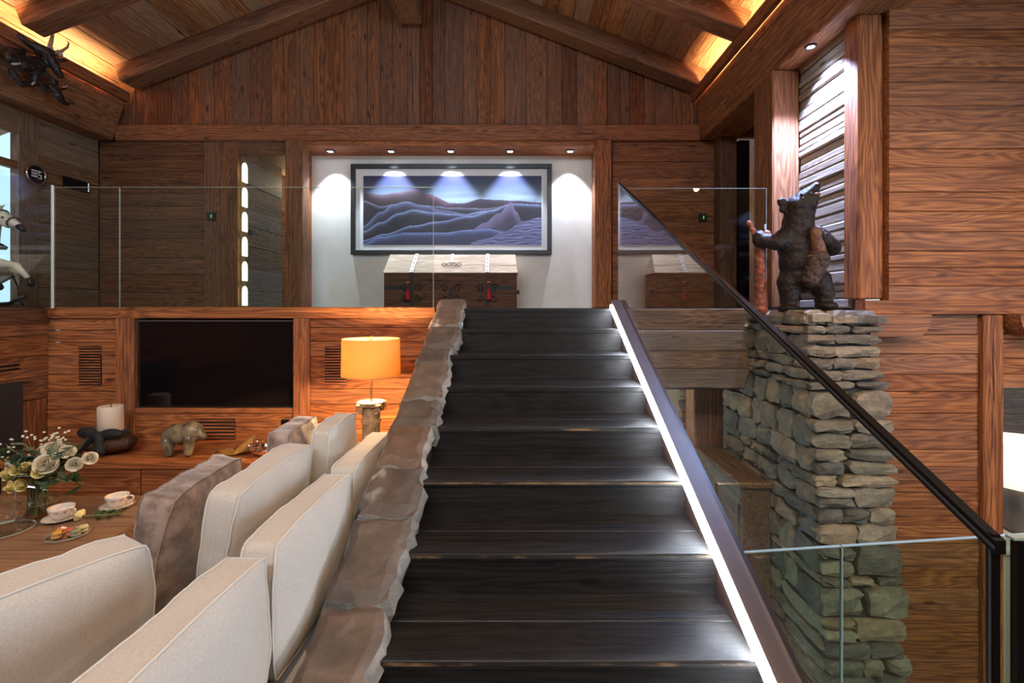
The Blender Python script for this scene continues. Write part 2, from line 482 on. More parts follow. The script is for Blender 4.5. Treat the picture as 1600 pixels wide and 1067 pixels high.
plank(wt, (xx(336), TVD - 0.01, z(641.5)), (1, 0, 0), (0, 0, 1), xx(459) - xx(212), 0.04, 0.1, W_ORANGE)
# grilles
def grille(x0, x1, y0, y1, n, label):
    r = empty('air_grille', (xx((x0 + x1) / 2), TVD - 0.012, z(y1)), label, 'grille')
    box('backing', xx(x0), xx(x1), TVD - 0.006, TVD + 0.004, z(y1), z(y0), plain('slot_black', (0.006, 0.005, 0.005), 0.9), r)
    for i in range(n):
        a = y0 + (y1 - y0) * (i + 0.5) / n
        box('slat', xx(x0), xx(x1), TVD - 0.014, TVD - 0.004, z(a + (y1 - y0) / n * 0.24), z(a - (y1 - y0) / n * 0.24), W_ORANGE, r)
grille(124, 159, 541, 601, 14, 'tall wooden slatted air grille in planks beside the television post')
grille(508, 541, 541, 601, 14, 'tall wooden slatted air grille behind the orange lampshade')
grille(298, 368, 654, 686, 6, 'wide low wooden slatted air grille under the television')
# --- left return wall of the sofa room, upper left wall
wl = structure('wall_left_lower', -4.08, -4.03, -3.0, TVD + 0.1, ZF, -0.01, W_BROWN)
plankwall(wl, (-4.0, 1.2, ZF + 0.85), (0, 1, 0), (0, 0, 1), 2.9, 0.75, 0.16, 0.24, W_ORANGE, seed=41)
plank(wl, (-4.0, 3.99, ZF + 0.42), (0, 0, 1), (0, -1, 0), 0.85, 0.2, 0.03, W_ORANGE)
fp = empty('fireplace_insert', (-3.99, 3.2, ZF + 0.1), 'dark grey metal framed fireplace insert in the side wall behind the flowers', 'fireplace')
box('frame', -4.03, -3.985, 2.6, 3.88, ZF + 0.1, ZF + 1.02, plain('grey_metal', (0.06, 0.058, 0.057), 0.45, 0.5), fp)
box('glass_door', -3.99, -3.975, 2.7, 3.66, ZF + 0.26, ZF + 0.90, plain('dark_glass', (0.03, 0.028, 0.028), 0.12), fp)
box('handle', -3.98, -3.96, 3.62, 3.65, ZF + 0.3, ZF + 0.86, M_BLACK, fp)
for k in range(2):
    tag(box('vent_slot', -4.005, -3.99, 2.9, 3.86, PZ(570 + k * 6, 3.9), PZ(567.5 + k * 6, 3.9), M_BLACK), 'thin black vent slot in planks over the fireplace insert', 'vent', 'pair of vent slots over the fireplace')
LX = -5.40
wu = structure('wall_left', LX - 0.10, LX - 0.04, 5.22, BD + 0.1, 0, 2.2, W_BROWN)
structure('wall_left_far', LX - 0.10, LX - 0.04, -3.0, 3.9, 0, 2.2, W_BROWN)
plankwall(wu, (LX, 5.42, 0), (0, 1, 0), (0, 0, 1), 0.78, 2.16, 0.18, 0.32, W_GREY, seed=44)
plank(wu, (LX + 0.01, 5.31, 1.08), (0, 0, 1), (0, -1, 0), 2.16, 0.21, 0.04, W_GREY)
plank(wu, (LX + 0.005, 4.6, 2.02), (0, 1, 0), (0, 0, 1), 1.4, 0.30, 0.04, W_GREY)
wn1 = empty('window_1', (LX, 4.5, 0)); wn1['kind'] = 'structure'
box('pane', LX - 0.05, LX - 0.04, 3.92, 5.2, 0.02, 1.86, M_THIN, wn1)
box('window_frame', LX - 0.07, LX + 0.0, 3.92, 5.2, 1.50, 1.58, W_BROWN, wn1)
box('window_sill', LX - 0.07, LX + 0.0, 3.92, 5.2, 0.0, 0.05, W_BROWN, wn1)
# right side walls
RD = 3.45
wr = structure('wall_right', 2.635, 6.2, RD + 0.03, RD + 0.09, 0.0, 2.9, W_ORANGE)
xr = lambda x: PX(x, RD)
zr = lambda y: PZ(y, RD)
yl = [-60, -25, 12, 45, 72, 105, 128, 165, 205, 232, 262, 300, 330, 362, 392, 418, 447, 470]
zz = sorted(zr(y) for y in yl)
plankwall(wr, (2.635, RD, zz[0]), (1, 0, 0), (0, 0, 1), 2.05, 1, 1, 1, W_ORANGE, seed=51, rows=[a - zz[0] for a in zz], split=0.0)
plank(wr, (3.51, RD - 0.05, zr(480)), (1, 0, 0), (0, 0, 1), 2.16, 0.10, 0.1, W_ORANGE, 'band_board')
wr2 = structure('wall_right_lower', 2.45, xr(1562), RD + 0.03, RD + 0.09, ZL, 0.0, W_ORANGE)
yl = [491, 523, 553, 585, 612, 646, 672, 703, 730, 752, 770, 795, 822, 850, 885, 920, 955, 990, 1030, 1075, 1130, 1190, 1260]
zz = sorted(zr(y) for y in yl)
plankwall(wr2, (2.45, RD, zz[0]), (1, 0, 0), (0, 0, 1), xr(1529) - 2.45, 1, 1, 1, W_ORANGE, seed=52, rows=[a - zz[0] for a in zz])
wr3 = structure('wall_right_lintel', xr(1562), 4.7, RD + 0.03, RD + 0.09, zr(606), 0.0, W_ORANGE)
zz = sorted(zr(y) for y in [491, 530, 560, 585, 606])
plankwall(wr3, (xr(1562), RD, zz[0]), (1, 0, 0), (0, 0, 1), 1.1, 1, 1, 1, W_ORANGE, seed=53, rows=[a - zz[0] for a in zz])
beam('door_post', xr(1530), xr(1561.5), RD - 0.04, RD + 0.028, ZL, zr(491), W_ORANGE, 'vertical larch post between the lower plank wall and the lamp opening', 'post')
def corbel(x0, x1, rnd_right, label):
    n = 8; h = 0.15; zt = zr(491); pr = []
    L = abs(x1 - x0); s = 1 if rnd_right else -1
    xa = x0 if rnd_right else x1
    pr = [(xa, zt), (xa + s * L, zt)] + [(xa + s * (L - 0.10 * (1 - math.cos(a * math.pi / 16))), zt - h * math.sin(a * math.pi / 16)) for a in range(1, 9)] + [(xa, zt - h)]
    m = len(pr); vs = [(p[0], RD - 0.14, p[1]) for p in pr] + [(p[0], RD - 0.01, p[1]) for p in pr]
    me = pyd(vs, [tuple(range(m)), tuple(range(2 * m - 1, m - 1, -1))] + [(k, k + m, (k + 1) % m + m, (k + 1) % m) for k in range(m)])
    bm = bmesh.new(); bm.from_mesh(me); me2 = frombm(bm)
    tag(mesh_obj('corbel', me2, W_ORANGE), label, 'corbel')
corbel(2.40, xr(1430), True, 'rounded timber corbel end next to the stone pillar')
corbel(xr(1563), xr(1650), False, 'rounded timber corbel end above the lamp opening')
# room seen through the opening
structure('wall_lamp_room', 3.0, 6.2, 5.6, 5.7, ZL, 0, W_BROWN)
structure('wall_far_right', 4.70, 4.78, 1.7, RD + 0.1, ZL, 2.6, W_ORANGE)
structure('wall_far_right_near', 4.70, 4.78, -3.0, -0.7, ZL, 2.6, W_ORANGE)
structure('wall_far_right_sill', 4.70, 4.78, -0.7, 1.7, ZL, -0.8, W_ORANGE)
structure('wall_far_right_lintel', 4.70, 4.78, -0.7, 1.7, 1.6, 2.6, W_ORANGE)
w2 = empty('added_window', (4.74, 0.5, -0.8)); w2['kind'] = 'structure'  # unseen window, added with its cool fill to whiten the cushions
box('pane', 4.735, 4.745, -0.7, 1.7, -0.8, 1.6, M_THIN, w2)
for k in range(2): box('mullion', 4.71, 4.77, 0.05 + k * 0.8, 0.12 + k * 0.8, -0.8, 1.6, W_BROWN, w2)

# side wall behind the bear
ws = structure('wall_bear', 2.53, 2.58, 3.67, 4.4, 0, 2.2, W_PALE)
rng = random.Random(9); zc = 0.0
while zc < 2.13:
    h = rng.uniform(0.05, 0.11)
    plank(ws, (2.495 + rng.uniform(-0.012, 0.008), 3.985, zc + h / 2), (0, -1, 0), (0, 0, 1), 0.635, h - 0.002, 0.03, W_PALE, 'split_board', 0.012)
    zc += h
beam('bear_post', 2.255, 2.495, 4.31, 4.66, 0.0, 2.13, W_BEAM, 'square timber post behind the bear, pale front in the blue spotlight', 'post')
beam('bear_post', 2.448, 2.63, 3.49, 3.66, 0.068, 2.13, W_ORANGE, 'orange timber post between the split boards and the plank wall', 'post')
structure('wall_east', 3.3, 3.36, 4.7, 9.0, ZL, 2.6, W_ORANGE)
structure('wall_passage_right', 1.8, 3.3, 8.5, 8.56, ZL, 2.6, W_ORANGE)
light('east_passage_lamp', 'POINT', (2.9, 7.6, 1.2), 10, (1, 0.75, 0.45), 0.08)

# --- roof
def roof_side(s):
    c = structure('ceiling_left' if s < 0 else 'ceiling_right', 0, 0.01, 0, 0.01, 6, 6.01, W_ROOF)
    n = 29; u = Vector((0, 1, 0)); sl = Vector((s, 0, -0.385)).normalized()
    for i in range(n):
        wd = 0.20; d = (i + 0.5) * wd
        p = Vector((RX, 1.65, 4.31)) + sl * d
        v = sl * (1 if s > 0 else -1); nn = u.cross(v)
        if nn.z > 0: v = -v
        plank(c, p + Vector((0, 0, random.uniform(-.004, .004))), u, v, 9.3, wd - 0.004, 0.03, W_ROOF, 'roof_board')
    # replace the marker by the real underlay sheet
    a = Vector((RX, -3.0, 4.36)); b = a + sl * 5.9
    me = pyd([a, b, b + Vector((0, 9.3, 0)), a + Vector((0, 9.3, 0)), a + Vector((0, 0, .05)), b + Vector((0, 0, .05)), b + Vector((0, 9.3, .05)), a + Vector((0, 9.3, .05))],
             [(0, 1, 2, 3), (7, 6, 5, 4), (0, 4, 5, 1), (1, 5, 6, 2), (2, 6, 7, 3), (3, 7, 4, 0)])
    me.materials.append(W_ROOF); c.data = me; M = Matrix(); c.matrix_basis = M
    for ch in c.children: ch.matrix_basis = WM[ch]
    WM[c] = M
roof_side(-1); roof_side(1)


def rafter(s, y0, y1, label):
    d = 3.72 if s < 0 else 3.86
    p0 = Vector((RX, 0, 4.10)); sl = Vector((s, 0, -0.385)).normalized(); up = Vector((0.385 * s, 0, 1)).normalized()
    a = p0; b = p0 + sl * d
    vs = []
    for yy in (y0, y1):
        for q in (a, b):
            for h in (0, 0.205): vs.append(q + up * h + Vector((0, yy, 0)))
    me = pyd(vs, [(0, 1, 3, 2), (4, 6, 7, 5), (0, 4, 5, 1), (2, 3, 7, 6), (0, 2, 6, 4), (1, 5, 7, 3)])
    # grain along local x: rotate mesh into an aligned frame
    R = Matrix((sl, Vector((0, 1, 0)), sl.cross(Vector((0, 1, 0))))).transposed().to_4x4(); M = Matrix.Translation((a + b) / 2 + Vector((0, (y0 + y1) / 2, 0))) @ R
    me.transform(M.inverted())
    bm = bmesh.new(); bm.from_mesh(me); bmesh.ops.bevel(bm, geom=bm.edges[:], offset=0.012, segments=1, affect='EDGES')
    tag(mesh_obj('rafter', frombm(bm), W_BEAM, None, M), label, 'beam', 'roof rafters')
for s, nm in ((-1, 'antler carving'), (1, 'bear')):
    rafter(s, 5.88, 6.15, 'sloping larch rafter against the gable boards on the %s side' % nm)
    rafter(s, 4.72, 4.96, 'sloping larch rafter, second from the gable boards, on the %s side' % nm)
    for k in range(5): rafter(s, 3.70 - k * 1.15, 3.95 - k * 1.15, 'sloping larch rafter of the roof out toward the glazed end, %s side' % nm)
beam('ridge_beam', -1.53, -1.23, -3.0, 6.1, 3.58, 4.0, W_BEAM, 'heavy ridge beam running along the top of the roof')
def eave(xb, xt, xo, label):
    vs = []
    for y_ in (-3.0, 6.14): vs += [(xb, y_, 2.13), (xt, y_, 2.62), (xo, y_, 2.62), (xo, y_, 2.13)]
    M = Matrix.Translation(((xb + xo) / 2, 1.57, 2.4)) @ Matrix.Rotation(math.pi / 2, 4, 'Z')
    me = pyd(vs, [(0, 1, 2, 3), (7, 6, 5, 4), (0, 4, 5, 1), (1, 5, 6, 2), (2, 6, 7, 3), (3, 7, 4, 0)]); me.transform(M.inverted())
    bm = bmesh.new(); bm.from_mesh(me); bmesh.ops.bevel(bm, geom=bm.edges[:], offset=0.012, segments=1, affect='EDGES')
    tag(mesh_obj('eave_beam', frombm(bm), W_BEAM, None, M), label, 'beam')
eave(2.30, 2.23, 2.75, 'big eave beam running above the bear and the stone pillar')
eave(-5.16, -5.0, -5.65, 'big eave beam carrying the dark animal carving')
for s, xi in ((-1, -4.94), (1, 2.17)):
    o = xi
    beam('cove_trim', min(o, o + s * 0.05), max(o, o + s * 0.05), -3.0, 6.14, 2.60, 2.73, W_ORANGE, 'slim larch cove trim on the eave beam %s' % ('with the carving' if s < 0 else 'above the bear'), 'trim', None, 0.004)
    for k, (a, b) in enumerate(((4.98, 5.87), (3.97, 4.70), (2.82, 3.68), (1.67, 2.53), (0.52, 1.38))):
        xa, xb = sorted((o + s * 0.10, o + s * 0.13))
        tag(box('cove_light', xa, xb, a, b, 2.625, 2.64, emis('cove_glow', (1.0, 0.60, 0.26), 190)), 'warm light strip in the roof bay, hidden behind the %s cove trim' % ('carving side' if s < 0 else 'bear side'), 'light strip', 'cove lights of the roof bays')
# unseen end wall behind the viewer; high glazing added for the daylight
structure('wall_front', -5.7, 4.7, -3.1, -3.0, ZL, 2.78, W_BROWN)
w3 = empty('window_3', (-1.4, -3.05, 2.78)); w3['kind'] = 'structure'
for k in range(6): box('mullion', -3.9 + k * 1.0, -3.82 + k * 1.0, -3.09, -3.01, 2.78, 4.2, W_BROWN, w3)
box('pane', -5.0, 2.2, -3.056, -3.05, 2.78, 4.3, M_THIN, w3)

# ================================================================== STAIRCASE
R_, T_ = 0.16, 0.355
SX0, SX1 = -0.475, 0.771
st = empty('staircase', (0.15, 0.5, ZF), 'dark smoked oak staircase with a lit side stringer rising to the landing', 'staircase')
for i in range(10):
    yf = 4.03 - T_ * i; zt = -R_ * i
    box('riser', SX0, SX1, yf + 0.006, yf + 0.03, zt - R_, zt - 0.028, W_DARK, st, 0.0, 'x')
    yb = yf + (0.165 if i else 0.165)
    t = box('tread', SX0, SX1, yf, yb + 0.03, zt - 0.03, zt, W_DARK, st, 0.003, 'x')
    box('tread_board', SX0, SX1, yb + 0.032, yf + T_ + 0.02, zt - 0.03, zt, W_DARK, t, 0.003, 'x')
    box('worn_nosing', SX0 + 0.02, SX1 - 0.01, yf - 0.0025, yf + 0.008, zt - 0.016, zt - 0.006, W_WORN if i > 3 else W_DARK, t, 0, 'x')
sl = R_ / T_
def nz(y): return -(4.03 - y) * sl
def slab(name, x0, x1, y0, y1, d0, d1, mat, parent):
    """board parallel to the flight: offsets d0..d1 from the nosing line"""
    vs = [(x, y, nz(y) + d) for x in (x0, x1) for y in (y0, y1) for d in (d0, d1)]
    me = pyd(vs, [(0, 1, 3, 2), (4, 6, 7, 5), (0, 4, 5, 1), (2, 3, 7, 6), (0, 2, 6, 4), (1, 5, 7, 3)])
    bm = bmesh.new(); bm.from_mesh(me); return mesh_obj(name, frombm(bm), mat, parent, Matrix())
slab('stringer', 0.772, 0.840, 0.55, 4.06, -0.34, 0.022, M_BRONZE, st)
slab('stringer_cap', 0.767, 0.842, 0.55, 4.06, 0.022, 0.058, M_BRONZE, st)
slab('light_strip', 0.752, 0.767, 0.55, 4.04, 0.003, 0.024, emis('stair_led', (0.80, 0.89, 1.0), 60), st)
slab('shadow_gap', 0.8425, 0.860, 0.55, 4.06, -0.03, 0.056, M_BLACK, st)

# --- glass balustrades
GX = 0.835
def railz(y): return nz(y) + 1.03
gbs = empty('stair_balustrade', (GX, 0.9, nz(.9)), 'clear glass stair balustrade with slim black sloping handrail', 'balustrade')
def yzpanel(name, pts, x, th, mat, parent):
    n = len(pts); vs = [(x - th / 2, p[0], p[1]) for p in pts] + [(x + th / 2, p[0], p[1]) for p in pts]
    me = pyd(vs, [tuple(range(n)), tuple(range(2 * n - 1, n - 1, -1))] + [(k, k + n, (k + 1) % n + n, (k + 1) % n) for k in range(n)])
    bm = bmesh.new(); bm.from_mesh(me); return mesh_obj(name, frombm(bm), mat, parent, Matrix())
yzpanel('glass_panel', [(0.86, nz(.86)), (4.07, nz(4.07)), (4.07, railz(4.07)), (0.86, railz(.86))], GX, 0.014, M_GLASS, gbs)
slab('handrail', GX - 0.010, GX + 0.010, 0.84, 4.075, 1.018, 1.042, M_BLACK, gbs)
slab('rail_groove', GX - 0.0112, GX - 0.009, 0.84, 4.07, 1.027, 1.032, plain('rail_groove', (0.10, 0.09, 0.085), 0.4, 0.5), gbs)
box('end_post', GX - 0.006, GX + 0.006, 0.846, 0.860, ZF, railz(.84) + 0.02, M_BLACK, gbs)
box('post_groove', GX - 0.0072, GX - 0.0055, 0.850, 0.854, ZF, railz(.84), plain('rail_groove', (0.1, 0.09, 0.085)), gbs)
g2 = empty('return_balustrade', (0.9, 0.83, ZF), 'glass panel with dark edge post standing right after the handrail post', 'balustrade')
zt = railz(.84) + 0.015
box('glass_panel', GX + 0.018, 1.6, 0.836, 0.848, ZF, zt, M_GLASS, g2)
box('post', PX(1592, .84), PX(1606, .84), 0.83, 0.855, ZF, zt - 0.004, M_BLACK, g2)
box('top_edge', GX + 0.018, 1.6, 0.834, 0.850, zt, zt + 0.004, M_EDGE, g2)
def xglass(name, segs, y, z0, z1, label, edges=True):
    r = empty(name, ((segs[0][0] + segs[-1][1]) / 2, y, z0), label, 'balustrade')
    for a, b in segs:
        p = box('glass_panel', a, b, y - 0.006, y + 0.006, z0, z1, M_GLASS, r)
        box('top_edge', a, b, y - 0.0062, y + 0.0062, z1, z1 + 0.003, M_EDGE, p)
        box('side_edge', b, b + 0.002, y - 0.0062, y + 0.0062, z0, z1, M_EDGE, p)
    return r
GY = 4.06
xglass('landing_balustrade', [(-3.90, PX(187, GY)), (PX(191, GY), PX(677, GY))], GY, 0.0, 1.015, 'frameless glass balustrade on top of the television wall')
xglass('landing_balustrade', [(GX + 0.02, PX(1197, GY))], GY, 0.0, 1.005, 'frameless glass balustrade on the landing edge beside the bear')
gl = empty('side_balustrade', (-3.91, 3.0, 0.0), 'frameless glass balustrade in front of the rocking horse', 'balustrade')
box('glass_panel', -3.916, -3.904, 1.0, 4.04, 0.0, 1.045, M_GLASS, gl)
box('end_edge', -3.918, -3.902, 4.041, 4.052, 0.0, 1.03, plain('lit_glass_edge', (0.75, 0.78, 0.78), 0.3), gl)  # pale colour stands in for light caught in the glass edge
# lower guard glass
lg = empty('lower_balustrade', (1.6, 2.2, -2.1), 'green tinted glass guard panels in front of the lower stone pillar', 'balustrade')
def gpan(xa, xb, nm):
    ya, yb = 2.12 + (xa - .9) * 0.12, 2.12 + (xb - .9) * 0.12
    vs = [(x_, y_ + t_, z_) for (x_, y_) in ((xa, ya), (xb, yb)) for t_ in (0, 0.014) for z_ in (-3.0, -1.075)]
    bm = bmesh.new(); me = pyd(vs, [(0, 1, 3, 2), (4, 6, 7, 5), (0, 4, 5, 1), (2, 3, 7, 6), (0, 2, 6, 4), (1, 5, 7, 3)]); bm.from_mesh(me)
    o = mesh_obj('glass_panel', frombm(bm), M_GREEN, lg, Matrix())
    vs = [(x_, y_ - .001 + t_, z_) for (x_, y_) in ((xa, ya), (xb, yb)) for t_ in (0, 0.016) for z_ in (-1.075, -1.071)]
    bm = bmesh.new(); me = pyd(vs, [(0, 1, 3, 2), (4, 6, 7, 5), (0, 4, 5, 1), (2, 3, 7, 6), (0, 2, 6, 4), (1, 5, 7, 3)]); bm.from_mesh(me)
    mesh_obj('top_edge', frombm(bm), M_EDGE, o, Matrix())
gpan(0.90, 1.455, 'a'); gpan(1.461, 2.62, 'b')
box('joint_edge', 1.455, 1.461, 2.185, 2.20, -3.0, -1.08, M_EDGE, lg)

# landing fascia right, lower room below it
ff = structure('wall_landing_fascia', 0.89, 1.93, 4.06, 4.14, -0.68, -0.002, W_GREY)
zz = sorted(PZ(y, 4.03) for y in [482, 516, 548, 576, 607])
plankwall(ff, (0.885, 4.03, zz[0]), (1, 0, 0), (0, 0, 1), 1.045, 1, 1, 1, W_GREY, seed=61, rows=[a - zz[0] for a in zz])
structure('wall_lower_back', 0.5, 3.3, 6.1, 6.2, ZL, -0.1, M_CREAM)
beam('lower_post', PX(1085, 4.75), PX(1131, 4.75), 4.75, 5.0, ZL, -0.12, W_ORANGE, 'timber post in the lower room under the landing, beside the stone pillar', 'post')
bench = empty('wooden_bench', (1.77, 3.9, ZL), 'old grey wooden settle with framed panels against the stone pillar', 'bench')
box('body', 1.68, 1.885, 3.64, 4.58, ZL, -1.34, W_GREY, bench, 0, 'y')
box('top', 1.645, 1.885, 3.6, 4.6, -1.34, -1.305, W_GREY, bench, 0.004, 'y')
for k in range(2): box('panel_frame', 1.665, 1.68, 3.70 + k * 0.42, 3.75 + k * 0.42, ZL + .2, -1.345, W_GREY, bench, 0, 'z')
box('rail', 1.66, 1.68, 3.64, 4.58, -1.48, -1.35, W_GREY, bench, 0, 'y')
light('lower_room_lamp', 'POINT', (1.2, 5.4, -1.0), 12, (1, 0.80, 0.55), 0.1)

# ================================================================== STONE
def stone_mesh(w, h, t, rng, bulge=0.02, n=3):
    """irregular block: front face (local z up) is an n x n bulged grid"""
    vs, fs = [], []; jx, jy = w * 0.12, h * 0.20
    sk = rng.uniform(-0.10, 0.10) * h
    for j in range(n + 1):
        for i in range(n + 1):
            a, b = i / n - 0.5, j / n - 0.5
            e = 1 - max(abs(a), abs(b)) * 2
            rr = 1 - 0.10 * (abs(a) * 2) ** 3 * (abs(b) * 2) ** 3
            zz_ = bulge * (0.45 + 0.55 * min(1, e * 3.0)) + rng.uniform(-.7, .7) * bulge - (0.55 * bulge if e <= 0 else 0)
            vs.append((a * w * rr + rng.uniform(-jx, jx) * 0.5, b * h * rr + sk * a + rng.uniform(-jy, jy) * 0.5, zz_))
    for j in range(n):
        for i in range(n):
            q = j * (n + 1) + i; fs.append((q, q + 1, q + n + 2, q + n + 1))
    ring = [i for i in range(n + 1)] + [(j + 1) * (n + 1) - 1 for j in range(1, n + 1)] + [n * (n + 1) + i for i in range(n - 1, -1, -1)] + [j * (n + 1) for j in range(n - 1, 0, -1)]
    base = len(vs)
    for i in ring: vs.append((vs[i][0], vs[i][1], -t))
    m = len(ring)
    for k in range(m): fs.append((ring[k], base + k, base + (k + 1) % m, ring[(k + 1) % m]))
    fs.append(tuple(range(base + m - 1, base - 1, -1)))
    return pyd(vs, fs)


pil = empty('stone_pillar', (2.15, 3.6, ZL), 'tall drystone pillar of layered grey-brown schist below the carved bear', 'pillar')
CX0, CX1 = 1.90, 2.38
def frontD(zv): return 3.22 + zv * 0.11 if zv < 0 else 3.22
vs = []
for zv in (-0.05, ZL):
    fd = frontD(zv) + 0.05
    vs += [(CX0 + 0.03, fd, zv), (CX1 - 0.03, fd, zv), (CX1 - 0.03, 4.5, zv), (CX0 + 0.03, 4.5, zv)]
mesh_obj('core', pyd(vs, [(0, 1, 2, 3), (7, 6, 5, 4), (0, 4, 5, 1), (1, 5, 6, 2), (2, 6, 7, 3), (3, 7, 4, 0)]), M_MORTAR, pil, Matrix())
rng = random.Random(77)
zrow = -0.01
while zrow > ZL + 0.1:
    h = rng.choice([0.055, 0.075, 0.10, 0.13, 0.16, 0.19]); zc = zrow - h / 2
    fd = frontD(zc); big = zrow < -1.75
    # front face
    xs = cuts(CX1 - CX0, 0.13, 0.34, rng) if h < 0.11 else cuts(CX1 - CX0, 0.20, 0.36, rng)
    off = rng.uniform(-0.015, 0.02)
    for k, (a, b) in enumerate(zip(xs, xs[1:])):
        if b - a < 0.04: continue
        sub = [(zc, h)]
        if h > 0.12 and rng.random() < 0.3: sub = [(zc + h * 0.27, h * 0.44), (zc - h * 0.23, h * 0.52)]
        for zs, hs in sub:
            ex = 0.02 if k == len(xs) - 2 else 0
            me = stone_mesh(b - a - 0.010 + ex, hs - 0.009, 0.10, rng, rng.uniform(0.008, 0.022))
            M = Matrix.Translation((CX0 + (a + b) / 2 + ex / 2 + (rng.uniform(-.02, .03) if k == len(xs) - 2 else 0), fd + rng.uniform(-0.012, 0.012), zs)) @ Matrix.Rotation(math.pi / 2, 4, 'X') @ Matrix.Rotation(rng.uniform(-.03, .03), 4, 'Z')
            mesh_obj('stone', me, M_STONE, pil, M)
    # left face
    if big: ys = cuts(4.5 - fd - 0.04, 0.34, 0.60, rng)
    else: ys = cuts(4.5 - fd - 0.04, 0.16, 0.38, rng)
    for a, b in zip(ys, ys[1:]):
        me = stone_mesh(b - a - 0.010, h - 0.009, 0.09, rng, rng.uniform(0.010, 0.028))
        M = Matrix.Translation((CX0 + rng.uniform(-0.012, 0.012), fd + 0.03 + (a + b) / 2, zc + rng.uniform(-.006, .006))) @ Matrix.Rotation(-math.pi / 2, 4, 'Z') @ Matrix.Rotation(math.pi / 2, 4, 'X') @ Matrix.Rotation(rng.uniform(-.05, .05), 4, 'Z')
        mesh_obj('stone', me, M_STONE, pil, M)
    zrow -= h
# top slabs
for k in range(9):
    xa = CX0 + 0.10 + (k % 3) * 0.16; ya = 3.30 + (k // 3) * 0.30
    me = stone_mesh(0.20, 0.32, 0.05, rng, 0.012)
    mesh_obj('stone', me, M_STONE, pil, Matrix.Translation((xa, ya + .04, -0.038 + rng.uniform(-.006, .004))))
# pilaster strip in the lower room
ps = empty('stone_pilaster', (1.6, 5.6, ZL), 'narrow stone pilaster on the cream wall of the lower room', 'pilaster')
zc = -0.6
while zc > -2.6:
    h = rng.uniform(0.07, 0.14)
    mesh_obj('stone', stone_mesh(0.16 + rng.uniform(-.02, .02), h - .008, 0.1, rng, 0.015), M_STONE, ps, Matrix.Translation((PX(1077, 5.7), 5.7, zc - h / 2)) @ Matrix.Rotation(math.pi / 2, 4, 'X'))
    zc -= h

# --- parapet beside the stairs, with big cap stones
par = empty('stair_parapet', (-0.58, 2.5, ZF), 'sloping stone parapet with rough schist cap slabs beside the dark stairs', 'parapet')
vs = []
for x_ in (-0.68, -0.50):
    for y_, d in ((0.5, -0.08), (4.08, -0.08)):
        vs += [(x_, y_, nz(y_) + d), (x_, y_, ZF)]
mesh_obj('core', pyd(vs, [(0, 1, 3, 2), (4, 6, 7, 5), (0, 4, 5, 1), (2, 3, 7, 6), (0, 2, 6, 4), (1, 5, 7, 3)]), M_MORTAR, par, Matrix())
rng = random.Random(15)
def capstone(y0, y1, xl, xr_, dz):
    """rough slab lying on the slope; jagged long edges"""
    nx, ny = 7, max(6, int((y1 - y0) / 0.035)); top = {}; vs = []; fs = []
    ph = rng.uniform(0, 50)
    for j in range(ny + 1):
        for i in range(nx + 1):
            a, b = i / nx, j / ny
            y = y0 + (y1 - y0) * b + 0.03 * noise.noise(Vector((a * 2.0 + ph, b, 3)))
            le = xl + 0.022 * noise.noise(Vector((ph, y * 6, 1))) + 0.014 * noise.noise(Vector((ph, y * 22, 2)))
            re = xr_ + 0.035 * noise.noise(Vector((ph + 9, y * 6, 1))) + 0.02 * noise.noise(Vector((ph + 9, y * 25, 2)))
            x = le + (re - le) * a
            e = min(a, 1 - a, b * 1.6, (1 - b) * 1.6)
            hgt = nz(y) + dz - 0.022 * max(0, 1 - e * 9) + 0.013 * noise.fractal(Vector((x * 7 + ph, y * 5, 0)), 1, 2, 3)
            top[i, j] = len(vs); vs.append((x, y, hgt))
    for j in range(ny):
        for i in range(nx): fs.append((top[i, j], top[i + 1, j], top[i + 1, j + 1], top[i, j + 1]))
    ring = [top[i, 0] for i in range(nx + 1)] + [top[nx, j] for j in range(1, ny + 1)] + [top[i, ny] for i in range(nx - 1, -1, -1)] + [top[0, j] for j in range(ny - 1, 0, -1)]
    m = len(ring); prevring = ring
    for lv, (dx, dzv) in enumerate(((0.020, -0.05), (-0.01, -0.11))):
        base = len(vs)
        for r in ring:
            x, y, zv = vs[r]; s = 1 if x > (xl + xr_) / 2 else -1
            vs.append((x + s * (dx + 0.022 * noise.noise(Vector((y * 17, lv * 5 + ph, x * 9)))), y, zv + dzv + 0.02 * noise.noise(Vector((y * 11, ph, lv)))))
        nr = list(range(base, base + m))
        for k in range(m): fs.append((prevring[k], nr[k], nr[(k + 1) % m], prevring[(k + 1) % m]))
        prevring = nr
    fs.append(tuple(reversed(prevring)))
    me = pyd(vs, fs); bm = bmesh.new(); bm.from_mesh(me); me = frombm(bm)
    me.materials.append(M_CAP); me.materials.append(M_CAPSIDE)
    for p_ in me.polygons: p_.material_index = 1 if p_.index >= nx * ny else 0
    mesh_obj('cap_stone', me, None, par, Matrix())
y = 4.13
for L in (0.20, 0.26, 0.30, 0.24, 0.32, 0.22, 0.30, 0.26, 0.34, 0.28, 0.36, 0.30, 0.34):
    capstone(y - L + 0.006, y, -0.682 + rng.uniform(-.008, .008), -0.468 + rng.uniform(-.006, .012), 0.045 + rng.uniform(-0.012, 0.016)); y -= L

